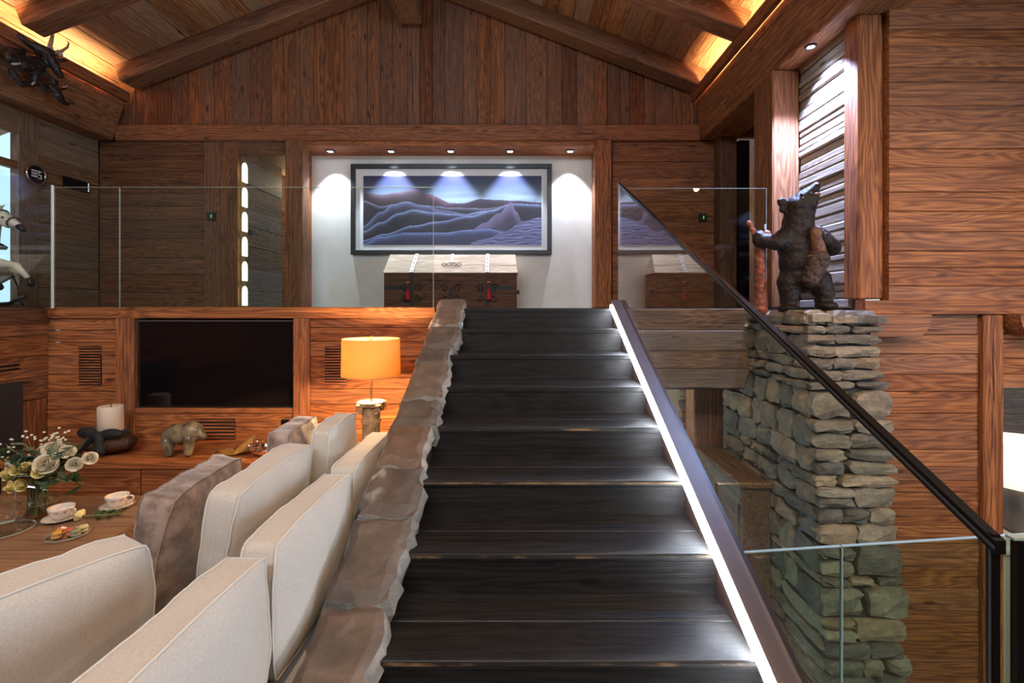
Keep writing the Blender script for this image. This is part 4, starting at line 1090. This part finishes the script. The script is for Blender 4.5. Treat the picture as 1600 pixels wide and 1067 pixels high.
# ================================================================== TABLE AND TABLEWARE
TZ = -1.12
tb = empty('coffee_table', (-2.7, 2.4, ZF), 'thick oak coffee table with flowers and tea cups', 'table')
for k in range(5):
    plank(tb, (-2.72, 1.93 + .195 * (k + .5), TZ), (1, 0, 0), (0, 1, 0), 1.44, .193, .10, W_TABLE, 'top_board', .003)
box('edge_trim', -2.005, -1.99, 1.93, 2.90, TZ - .125, TZ - .105, plain('trim_metal', (.75, .68, .6), .25, .9), tb)
for a in (-3.35, -2.15):
    for b in (2.0, 2.74): box('leg', a, a + .09, b, b + .09, ZF, TZ - .10, W_TABLE, tb, .004, 'z')
M_CHINA = plain('china', (.72, .62, .55), .25)
M_GILT = plain('gilt_pattern', (.35, .2, .13), .35)
def onz(px, py): D = (TZ - CZ) * F / (CYP - py); return Vector((PX(px, D), D, TZ))
def teacup(px, py, label, hang):
    p = onz(px, py)
    s = empty('saucer', p, 'white china saucer ' + label, 'saucer')
    mesh_obj('dish', lathe([(.001, .004), (.04, .003), (.045, 0), (.05, .004), (.082, .016), (.082, .019), (.05, .009), (.001, .008)], 36), M_CHINA, s, None, True)
    mesh_obj('rim_line', lathe([(.078, .0165), (.0825, .0195), (.079, .0195), (.078, .0165)], 36), M_GILT, s)
    c = empty('teacup', p + Vector((0, 0, .010)), 'white china teacup with fine pattern ' + label, 'cup')
    mesh_obj('cup', lathe([(.001, 0), (.028, 0), (.030, .004), (.046, .018), (.054, .05), (.056, .062), (.053, .062), (.050, .048), (.042, .018), (.001, .008)], 36), M_CHINA, c, None, True)
    for k in range(9):
        a = k * math.tau / 9
        mesh_obj('motif', tube([((.0545) * math.cos(a + q * .09), .0545 * math.sin(a + q * .09), .043 + .005 * math.sin(q * 2.1)) for q in range(5)], .0016, 4), M_GILT, c)
    ca_, sa = math.cos(hang), math.sin(hang)
    mesh_obj('handle', tube([(r_ * ca_, r_ * sa, z_) for r_, z_ in ((.050, .050), (.068, .056), (.082, .048), (.080, .032), (.062, .022), (.048, .024))], .0045, 8), M_CHINA, c, None, True)
teacup(183, 793, 'nearer the velvet cushion', .2)
teacup(96, 812, 'between the vase and the glass cloche', -.1)
def cloche(p, R, H, label, dlab):
    pl = empty('glass_plate', p, 'round clear glass plate ' + dlab, 'plate')
    mesh_obj('dish', lathe([(.001, .003), (R * .8, .003), (R, .010), (R, .014), (R * .8, .008), (.001, .008)], 40), M_THIN, pl, None, True)
    mesh_obj('rim', lathe([(R - .001, .010), (R + .002, .012), (R - .001, .015), (R - .003, .012), (R - .001, .010)], 40), M_EDGE, pl, None, True)
    d = empty('glass_cloche', p + Vector((0, 0, .010)), label, 'cloche'); r2 = R * .72
    mesh_obj('dome', lathe([(r2, 0)] + [(r2 * math.cos(a), H * .35 + H * .65 * math.sin(a)) for a in [k * math.pi / 20 for k in range(10)]] + [(.004, H)], 36), M_THIN, d, None, True)
    mesh_obj('knob', lathe([(.004, H), (.006, H + .012), (.014, H + .022), (.012, H + .035), (.001, H + .04)], 16), M_THIN, d, None, True)
p0 = onz(106, 838)
cloche(p0, .085, .085, 'small glass dome over colourful macarons', 'carrying the macarons')
MC = [(.62, .33, .05), (.55, .10, .07), (.62, .20, .07), (.60, .50, .28), (.22, .24, .14)]
for k, (dx_, dy_, dz_) in enumerate(((-.022, -.035, 0), (.018, .0, 0), (-.04, .01, 0), (.045, .035, .0), (.05, -.012, 0))):
    nm = ('yellow', 'red', 'orange', 'cream', 'green')[k]
    r = empty('macaron', p0 + Vector((dx_, dy_, .009)), nm + ' macaron under the small glass dome', 'macaron')
    m_ = plain('macaron_' + nm, MC[k], .6)
    mesh_obj('shell', lathe([(.001, 0), (.018, .001), (.021, .006), (.020, .011), (.001, .011)], 20), m_, r, None, True)
    mesh_obj('filling', lathe([(.018, .010), (.019, .015), (.018, .018)], 20), plain('filling', (.5, .35, .25), .7), r)
    mesh_obj('shell', lathe([(.001, .017), (.020, .017), (.021, .023), (.017, .031), (.001, .034)], 20), m_, r, None, True)
cloche(onz(2, 832), .125, .15, 'larger glass dome with knob beside the flower vase', 'under the larger dome')

# vase and flowers
VP = onz(60, 806)
va_ = empty('flower_vase', VP, 'clear cylindrical glass vase full of green stems', 'vase')
VH = .245; VR = .098
mesh_obj('glass', lathe([(.001, .004), (VR, .004), (VR, VH), (VR - .004, VH), (VR - .004, .012), (.001, .012)], 40), M_THIN, va_, None, True)
mesh_obj('rim', lathe([(VR - .004, VH), (VR + .001, VH + .003), (VR - .002, VH + .005), (VR - .004, VH)], 40), M_EDGE, va_, None, True)
mesh_obj('tie', lathe([(VR * .86, .075), (VR * .88, .078), (VR * .86, .081)], 30), plain('raffia', (.35, .28, .12), .8), va_)
M_STEM = plain('stem_green', (.16, .17, .06), .5, 0, 30, .4)
M_LEAF = plain('leaf_green', (.035, .075, .025), .45, 0, 20, .4)
M_LEAF2 = plain('leaf_greygreen', (.09, .13, .075), .5, 0, 20, .3)
M_ROSE = plain('rose_white', (.86, .78, .62), .6)
M_CREAMR = plain('rose_cream', (.80, .68, .30), .6)
rng = random.Random(4)
def rose_mesh(R, seed):
    rg = random.Random(seed); vs = []; fs = []
    for layer in range(5):
        n = (3, 4, 5, 6, 6)[layer]; rad = R * (.2 + .19 * layer); op = (-.3, .0, .25, .6, 1.0)[layer]; hgt = R * (1.5 - .17 * layer)
        for k in range(n):
            a0 = k * math.tau / n + layer * .6 + rg.uniform(-.1, .1); w_ = math.tau / n * 1.12; base = len(vs); kr = 1 + rg.uniform(-.10, .10); kh = 1 + rg.uniform(-.12, .10)
            for i in range(4):
                t = i / 3; rr = kr * rad * (.35 + .65 * math.sin(t * 1.9)) + R * .45 * op * max(0, t - .6); zz_ = kh * hgt * t * (1 - .12 * op * t) - R * .15 * layer * .3
                for j in range(4):
                    s = j / 3 - .5; a = a0 + s * w_ * (1 if t < .9 else .8)
                    vs.append((rr * math.cos(a), rr * math.sin(a), zz_ - (abs(s) * .25 * R if t > .9 else 0)))
            for i in range(3):
                for j in range(3): q = base + i * 4 + j; fs.append((q, q + 1, q + 5, q + 4))
    return pyd(vs, fs)
ROSES = [rose_mesh(1.0, k) for k in range(3)]
for me in ROSES: me.materials.append(M_ROSE)
ROSEC = ROSES[0].copy(); ROSEC.materials.clear(); ROSEC.materials.append(M_CREAMR)
def flower(px, py, dy, R, cream, label, name='white_rose'):
    D = VP.y + dy; h = P(px, py, D); r = empty(name, h, label, 'flower', 'roses in the glass vase')
    d = (h - (VP + Vector((0, 0, .18)))).normalized(); d = (d + Vector((.25, -.75, .1))).normalized()
    me = ROSEC if cream else ROSES[rng.randrange(3)]
    o = bpy.data.objects.new('bloom', me); reg(o, r, WM[r] @ d.to_track_quat('Z', 'Y').to_matrix().to_4x4() @ Matrix.Scale(R * 1.15, 4) @ Matrix.Translation((0, 0, -.6)))
    for p_ in me.polygons: p_.use_smooth = True
    b = Vector((rng.uniform(-.6, .6) * VR, rng.uniform(-.6, .6) * VR, .02)) + VP; mid = VP + Vector((rng.uniform(-.5, .5) * VR, rng.uniform(-.5, .5) * VR, VH))
    mesh_obj('stem', tube([q - h for q in (b, b.lerp(mid, .5), mid, mid.lerp(h, .6), h)], .0035, 6), M_STEM, r)
for px, py, dy, R, c in ((72, 724, -.08, .042, 0), (62, 720, .0, .03, 0), (84, 700, .0, .04, 0), (72, 703, .03, .036, 0), (105, 705, .02, .032, 0), (117, 725, -.04, .03, 0), (142, 715, .0, .028, 0), (20, 727, -.03, .036, 0)):
    flower(px, py, dy, R, c, 'open white rose in the glass vase bouquet')
for px, py, dy, R, c in ((10, 740, -.06, .030, 1), (24, 733, -.09, .026, 1), (38, 731, -.08, .028, 1), (60, 738, -.10, .024, 1), (15, 761, -.09, .026, 1), (31, 758, -.10, .026, 1)):
    flower(px, py, dy, R, c, 'small cream-yellow bloom in the glass vase bouquet', 'cream_bloom')
LEAFM = [leafmesh(1, .62, .15), leafmesh(1, .45, .3)]
LEAFM[0].materials.append(M_LEAF2); LEAFM[1].materials.append(M_LEAF)
for k in range(16):
    tx = rng.uniform(-12, 130); ty = rng.uniform(690, 765); D = VP.y + rng.uniform(-.10, .10)
    if k < 5: tx, ty = ((40, 695), (25, 705), (112, 752), (60, 762), (85, 752))[k]
    h = P(tx, ty, D); r = empty('leaf_sprig', h, 'leafy green sprig in the glass vase bouquet', 'foliage', 'sprigs in the glass vase')
    mid = VP + Vector((rng.uniform(-.5, .5) * VR, rng.uniform(-.5, .5) * VR, VH - .02)); b = VP + Vector((rng.uniform(-.6, .6) * VR, rng.uniform(-.6, .6) * VR, .02))
    mesh_obj('stem', tube([q - h for q in (b, mid, mid.lerp(h, .5) + Vector((0, 0, .01)), h)], .003, 6), M_STEM, r)
    for q in range(7):
        c = mid.lerp(h, .35 + .65 * q / 6); dv = Vector((rng.uniform(-1, 1), rng.uniform(-1, .3), rng.uniform(-.4, .8))).normalized()
        o = bpy.data.objects.new('leaf', LEAFM[k % 2]); reg(o, r, Matrix.Translation(c) @ dv.to_track_quat('X', 'Z').to_matrix().to_4x4() @ Matrix.Scale(rng.uniform(.05, .085), 4))
FILM = bpy.data.meshes.new('f'); bm = bmesh.new(); bmesh.ops.create_icosphere(bm, subdivisions=2, radius=1); FILM = frombm(bm); FILM.materials.append(plain('filler_white', (.75, .72, .58), .6))
for k, (px, py) in enumerate(((42, 680), (72, 682), (92, 678), (10, 695), (62, 694), (80, 712), (100, 712), (12, 715), (88, 690), (45, 715))):
    h = P(px, py, VP.y + rng.uniform(-.05, .05)); r = empty('filler_spray', h, 'spray of tiny white filler flowers in the glass vase bouquet', 'flower', 'filler sprays in the glass vase')
    mid = VP + Vector((0, 0, VH)); mesh_obj('stem', tube([q - h for q in (VP + Vector((0, 0, .03)), mid, mid.lerp(h, .6), h)], .002, 5), M_STEM, r)
    for q in range(7):
        o = bpy.data.objects.new('floret', FILM); reg(o, r, WM[r] @ Matrix.Translation((rng.uniform(-.035, .035), rng.uniform(-.03, .03), rng.uniform(-.015, .03))) @ Matrix.Diagonal((.007, .007, .0055, 1)))
# rose lying on the table
p = onz(129, 812); r = empty('loose_rose', p + Vector((0, 0, .02)), 'cream rose with dark leaves lying on the table by the cups', 'flower')
o = bpy.data.objects.new('bloom', ROSEC); reg(o, r, WM[r] @ Matrix.Rotation(-1.3, 4, 'Y') @ Matrix.Scale(.03, 4))
mesh_obj('stem', tube([(0, 0, 0), (.08, .03, -.008), (.16, .06, -.012)], .0035, 6), M_STEM, r)
for k in range(6):
    o = bpy.data.objects.new('leaf', LEAFM[1]); reg(o, r, WM[r] @ Matrix.Translation((.03 + k * .02, .01 + k * .008, -.012)) @ Matrix.Rotation((-1) ** k * .9 + .3, 4, 'Z') @ Matrix.Scale(.07, 4))

# ================================================================== ANIMAL CARVINGS
M_BEAR = plain('bear_brown', (.016, .007, .0045), .5, 0, 60, .5, .6, spec=.3)
bd = 3.60; k_ = bd / F
def B(zx, zy, dy=0):          # zoom-pixel helper: bear drawing units to metres, relative to bear root
    px, py = 1140 + zx / 4.446, 260 + zy / 4.446
    return Vector(((px - 1245) * k_, dy, (480 - py) * k_))
be = empty('bear_carving', (PX(1245, bd), bd, 0.0), 'carved standing brown bear holding a hollow log, snout raised, on the stone pillar', 'sculpture')
bo = blob('body', be, M_BEAR, [
    (B(478, 560, .01), (.138, .125, .16)), (B(510, 760, .01), (.165, .135, .13)), (B(490, 660, .0), (.15, .13, .14)), (B(480, 470, .01), (.128, .115, .10)),
    (B(475, 440, .01), .118, B(482, 330, 0), .108), (B(482, 270, -.01), (.106, .10, .088)), (B(500, 235, -.03), .080, B(552, 160, -.06), .040), (B(552, 160, -.06), .038, B(564, 142, -.07), .030), (B(515, 270, -.06), .058, B(550, 208, -.085), .030),
    (B(366, 240, .0), (.038, .022, .038)), (B(372, 290, .0), (.03, .022, .03)), (B(590, 295, .03), (.030, .02, .036)),
    (B(385, 490, 0), .082, B(320, 525, -.03), .062), (B(320, 525, -.03), .06, B(235, 500, .02), .055), (B(222, 490, .03), (.052, .05, .065)),
    (B(600, 480, 0), .085, B(675, 560, -.05), .068), (B(675, 560, -.05), .066, B(585, 525, -.14), .052), (B(565, 505, -.15), (.045, .034, .042)),
    (B(415, 800, 0), .088, B(410, 900, -.01), .066), (B(410, 900, -.01), .064, B(408, 960, -.01), .056), (B(375, 976, -.06), (.074, .078, .027)),
    (B(610, 790, 0), .10, B(640, 880, -.03), .074), (B(640, 880, -.03), .072, B(630, 950, -.03), .058), (B(620, 960, -.09), (.075, .078, .034))], .009, 3, .004)
M_LOGW = plain('carved_log', (.13, .045, .020), .5, 0, 40, .5, .6)
blob('log', be, M_LOGW, [(B(525, 470, -.13), .045, B(545, 620, -.14), .05)], .008, 2, .004)
M_BARK = plain('log_bark', (.060, .026, .016), .6, 0, 55, .6, 1.0)
blob('hollow_log', be, M_BARK, [(B(535, 650, -.14), .078, B(490, 780, -.13), .062)], .009, 1, .010)
pts = [(.062 * math.cos(a), .05 * math.sin(a), 0) for a in [q * math.tau / 12 for q in range(13)]]
me = tube([B(535, 628, -.14) + Vector(q) for q in pts], .010, 6); mesh_obj('log_rim', me, plain('rim_pale', (.24, .13, .07), .6), be, None, True)
blob('nose', be, plain('nose_black', (.006, .005, .005), .25), [(B(562, 140, -.085), (.020, .020, .014))], .005, 1)
blob('mouth', be, plain('mouth_tan', (.22, .10, .045), .5), [(B(550, 205, -.105), (.026, .020, .012))], .005, 1)
for q in ((452, 205, -.085), (512, 205, -.10)):
    blob('eye', be, MATS['nose_black'], [(B(*q), .011)], .004, 1)
for base in ((375, 985), (620, 968)):
    for q in range(4): mesh_obj('claw', tube([B(base[0] - 40 + q * 24, base[1] - 8, -.13), B(base[0] - 42 + q * 25, base[1] + 6, -.17)], [.008, .003], 6), M_IRON, be)
for q in range(4): mesh_obj('claw', tube([B(545 + q * 14, 490 + q * 9, -.175), B(535 + q * 14, 500 + q * 9, -.185)], [.007, .003], 6), M_IRON, be)
M_TRUNK = plain('red_trunk', (.24, .055, .022), .4, 0, 30, .5, .9)
tr = blob('tree_staff', be, M_TRUNK, [(B(265, 985, .10), .048, B(262, 800, .10), .043), (B(262, 800, .10), .043, B(250, 640, .08), .036), (B(250, 640, .08), .036, B(262, 470, .06), .03), (B(262, 470, .06), .03, B(275, 455, .04), .034),
     (B(225, 620, .08), .02, B(262, 690, .09), .03), (B(250, 560, .07), .03, B(195, 440, .06), .022), (B(195, 440, .06), .022, B(160, 370, .06), .017)], .009, 2, .006)

# rocking horse
HD = 4.15
ho = empty('rocking_horse', (PX(-60, HD), HD, 0.0), 'dappled white carousel horse with black muzzle leaping behind the glass', 'horse')
def Hh(px, py, dy=0): return P(px, py, HD) + Vector((0, dy, 0)) - Vector((PX(-60, HD), HD, 0))
M_HORSE = plain('horse_white', (.58, .56, .50), .45, 0, 8, .25)
M_HBLK = plain('horse_black', (.012, .012, .014), .35)
blob('body', ho, M_HORSE, [
    (Hh(-95, 402), (.30, .13, .15)), (Hh(-40, 400), (.17, .125, .15)), (Hh(-145, 398), (.16, .13, .15)),
    (Hh(-28, 390), .105, Hh(-12, 345), .062), (Hh(-12, 345), .062, Hh(-2, 334), .05),
    (Hh(-2, 334), .052, Hh(16, 345), .042), (Hh(16, 345), .042, Hh(32, 355), .026), (Hh(4, 345), .045, Hh(14, 352), .03),
    (Hh(-25, 415, -.06), .075, Hh(12, 413, -.07), .050), (Hh(12, 413, -.07), .046, Hh(38, 416, -.07), .030), (Hh(38, 416, -.07), .033, Hh(57, 435, -.07), .021),
    (Hh(-25, 415, .06), .075, Hh(5, 425, .07), .045), (Hh(5, 425, .07), .042, Hh(-15, 440, .07), .024),
    (Hh(-150, 405, -.07), .09, Hh(-175, 430, -.07), .045), (Hh(-175, 430, -.07), .045, Hh(-195, 455, -.07), .026),
    (Hh(-150, 405, .07), .09, Hh(-185, 425, .07), .045), (Hh(-185, 425, .07), .045, Hh(-205, 445, .07), .026)], .011, 3)
blob('muzzle', ho, M_HBLK, [(Hh(30, 354), .029, Hh(35, 358), .027)], .006, 1)
for p_ in ((59, 438, -.07), (-197, 458, -.07), (-207, 448, .07), (-17, 443, .07)):
    blob('hoof', ho, M_HBLK, [(Hh(*p_), .026, Hh(p_[0] + 2, p_[1] + 5, p_[2]), .032)], .008, 1)
blob('mane', ho, M_HBLK, [(Hh(-32, 375, -.03), .05, Hh(-18, 335, -.02), .035), (Hh(-18, 335, -.02), .03, Hh(-4, 326), .018)], .009, 1, .008)
for s in (-.035, .02): mesh_obj('ear', tube([Hh(-6, 330, s), Hh(-2, 322, s), Hh(4, 319, s)], [.018, .013, .002], 6), M_HORSE, ho, None, True)
for s in (-.052, .052): blob('eye', ho, M_HBLK, [(Hh(12, 341, s * .8), .011)], .004, 1)
M_TACK = plain('tack', (.05, .035, .03), .5)
def ring(c, ax, R, r): 
    ax = ax.normalized(); a = ax.orthogonal().normalized(); b = ax.cross(a)
    return tube([c + (a * math.cos(t) + b * math.sin(t)) * R for t in [q * math.tau / 18 for q in range(19)]], r, 5, False)
mesh_obj('bridle', ring(Hh(20, 347), Hh(32, 355) - Hh(4, 340), .046, .006), M_TACK, ho)
mesh_obj('bridle', ring(Hh(2, 338), Hh(16, 345) - Hh(-8, 333), .060, .006), M_TACK, ho)
mesh_obj('breast_collar', ring(Hh(-20, 380), Hh(-10, 345) - Hh(-30, 395), .115, .014), M_TACK, ho)
mesh_obj('rocker', tube([Hh(-230, 440, 0), Hh(-190, 470, 0), Hh(-120, 478, 0), Hh(-40, 478, 0), Hh(15, 474, 0), Hh(40, 462, 0)], .016, 8), M_HBLK, ho, None, True)
mesh_obj('stand_rod', tube([Hh(10, 430, .05), Hh(22, 448, .03), Hh(28, 462, 0), Hh(36, 478, 0)], .008, 8), M_HBLK, ho, None, True)
mesh_obj('stand_pole', tube([Hh(-95, 400), Hh(-95, 478)], .02, 10), MATS['brass'], ho)
mesh_obj('tail', tube([Hh(-165, 390), Hh(-195, 385), Hh(-215, 410), Hh(-218, 440)], [.03, .045, .04, .01], 8), M_HBLK, ho, None, True)

# dark carving with horned heads on the eave beam
AD = 5.0; AX = -4.97
def Aa(px, py, out=.05):
    """point on the beam side face seen at the pixel, lifted `out` off the face"""
    D = AX * F / (px - CXP); return Vector((AX + out, D, PZ(py, D)))
rt = Aa(50, 110, 0)
an = empty('animal_carving', rt, 'dark carved wall piece of horned ibex heads and branches on the eave beam', 'sculpture')
def A2(px, py, out=.05): return Aa(px, py, out) - rt
M_CARV = plain('dark_carving', (.018, .009, .007), .45, 0, 30, .5, .6)
blob('carving', an, M_CARV, [
    (A2(56, 84, .12), .065, A2(66, 112, .16), .040), (A2(66, 112, .16), .038, A2(70, 119, .17), .028), (A2(50, 78, .10), .055, A2(36, 66, .05), .03), (A2(36, 66, .05), .035, A2(25, 57, .03), .025),
    (A2(25, 100, .05), .08, A2(48, 100, .06), .075), (A2(5, 90, .05), .06, A2(30, 98, .05), .07), (A2(10, 82, .05), .05, A2(32, 80, .04), .02),
    (A2(10, 112, .05), .03, A2(24, 132, .05), .028), (A2(24, 132, .05), .028, A2(52, 130, .06), .03), (A2(46, 105, .06), .05, A2(45, 128, .06), .03),
    (A2(52, 128, .06), .035, A2(62, 143, .06), .025), (A2(62, 115, .06), .03, A2(76, 130, .07), .03), (A2(68, 135, .07), .035, A2(80, 150, .08), .045), (A2(78, 148, .08), .045, A2(88, 158, .06), .025),
    (A2(88, 158, .06), .03, A2(97, 163, .06), .02), (A2(97, 162, .06), .016, A2(110, 161, .06), .005), (A2(80, 140, .08), .02, A2(90, 138, .08), .015), (A2(74, 132, .07), .02, A2(78, 126, .07), .015)], .010, 2, .008)
for s in ((72, 94, .12, 90, 95, .13), (46, 84, .10, 36, 78, .12)):
    mesh_obj('ear', tube([A2(*s[:3]), A2((s[0] + s[3]) / 2, (s[1] + s[4]) / 2 - 1, s[2]), A2(*s[3:])], [.018, .024, .003], 7), M_CARV, an, None, True)
M_HORN = plain('horn', (.34, .20, .13), .4)
mesh_obj('horn', tube([A2(59, 76, .12), A2(60, 66, .13), A2(61, 55, .14), A2(57, 47, .15), A2(53, 43, .15)], [.022, .019, .014, .008, .003], 8), M_HORN, an, None, True)
mesh_obj('horn', tube([A2(67, 82, .12), A2(77, 80, .13), A2(85, 74, .14), A2(87, 67, .14), A2(83, 63, .14)], [.020, .017, .012, .007, .003], 8), M_HORN, an, None, True)
M_TUSK = plain('bone', (.45, .38, .32), .4)
mesh_obj('tusk', tube([A2(4, 100, .09), A2(13, 100, .10), A2(20, 96, .10)], [.012, .010, .003], 7), M_TUSK, an, None, True)
mesh_obj('tusk', tube([A2(36, 132, .09), A2(39, 129, .09), A2(41, 127, .09)], [.010, .008, .003], 7), M_TUSK, an, None, True)
mesh_obj('tusk', tube([A2(82, 136, .11), A2(87, 136, .11), A2(89, 133, .11)], [.007, .005, .002], 7), M_TUSK, an, None, True)
for q in ((59, 76), (75, 85)):
    blob('horn_base', an, plain('pale_tuft', (.40, .30, .24), .7), [(A2(q[0], q[1], .13), .026)], .008, 1, .004)

# unseen warm fill spotlights, added to brighten the living room
for k, (X, Y) in enumerate(((-3.4, 1.4), (-1.4, 1.2), (1.0, 1.4), (-3.2, -1.0), (1.0, -1.0), (3.4, 0.4), (3.4, -1.2))):
    zt = roofz(X) - .25 if k < 5 else 2.3
    r = empty('fill_spotlight', (X, Y, zt), 'round warm fill spotlight added unseen under the living room roof', 'downlight', 'added living room fill spotlights')
    mesh_obj('housing', lathe([(.001, .06), (.05, .06), (.05, 0), (.042, 0), (.042, .04), (.001, .04)], 20), M_BLACK, r, None, True)
    mesh_obj('lamp', lathe([(.001, .025), (.04, .025), (.04, .035), (.001, .035)], 20), emis('fill_glow', (1, .75, .5), 12), r)
    light('fill_spot', 'SPOT', (X, Y, zt - .01), 165, (1.0, 0.70, 0.42), 0.05, (X * .9, Y + 1.6, ZF), spot_size=math.radians(120), spot_blend=0.8)
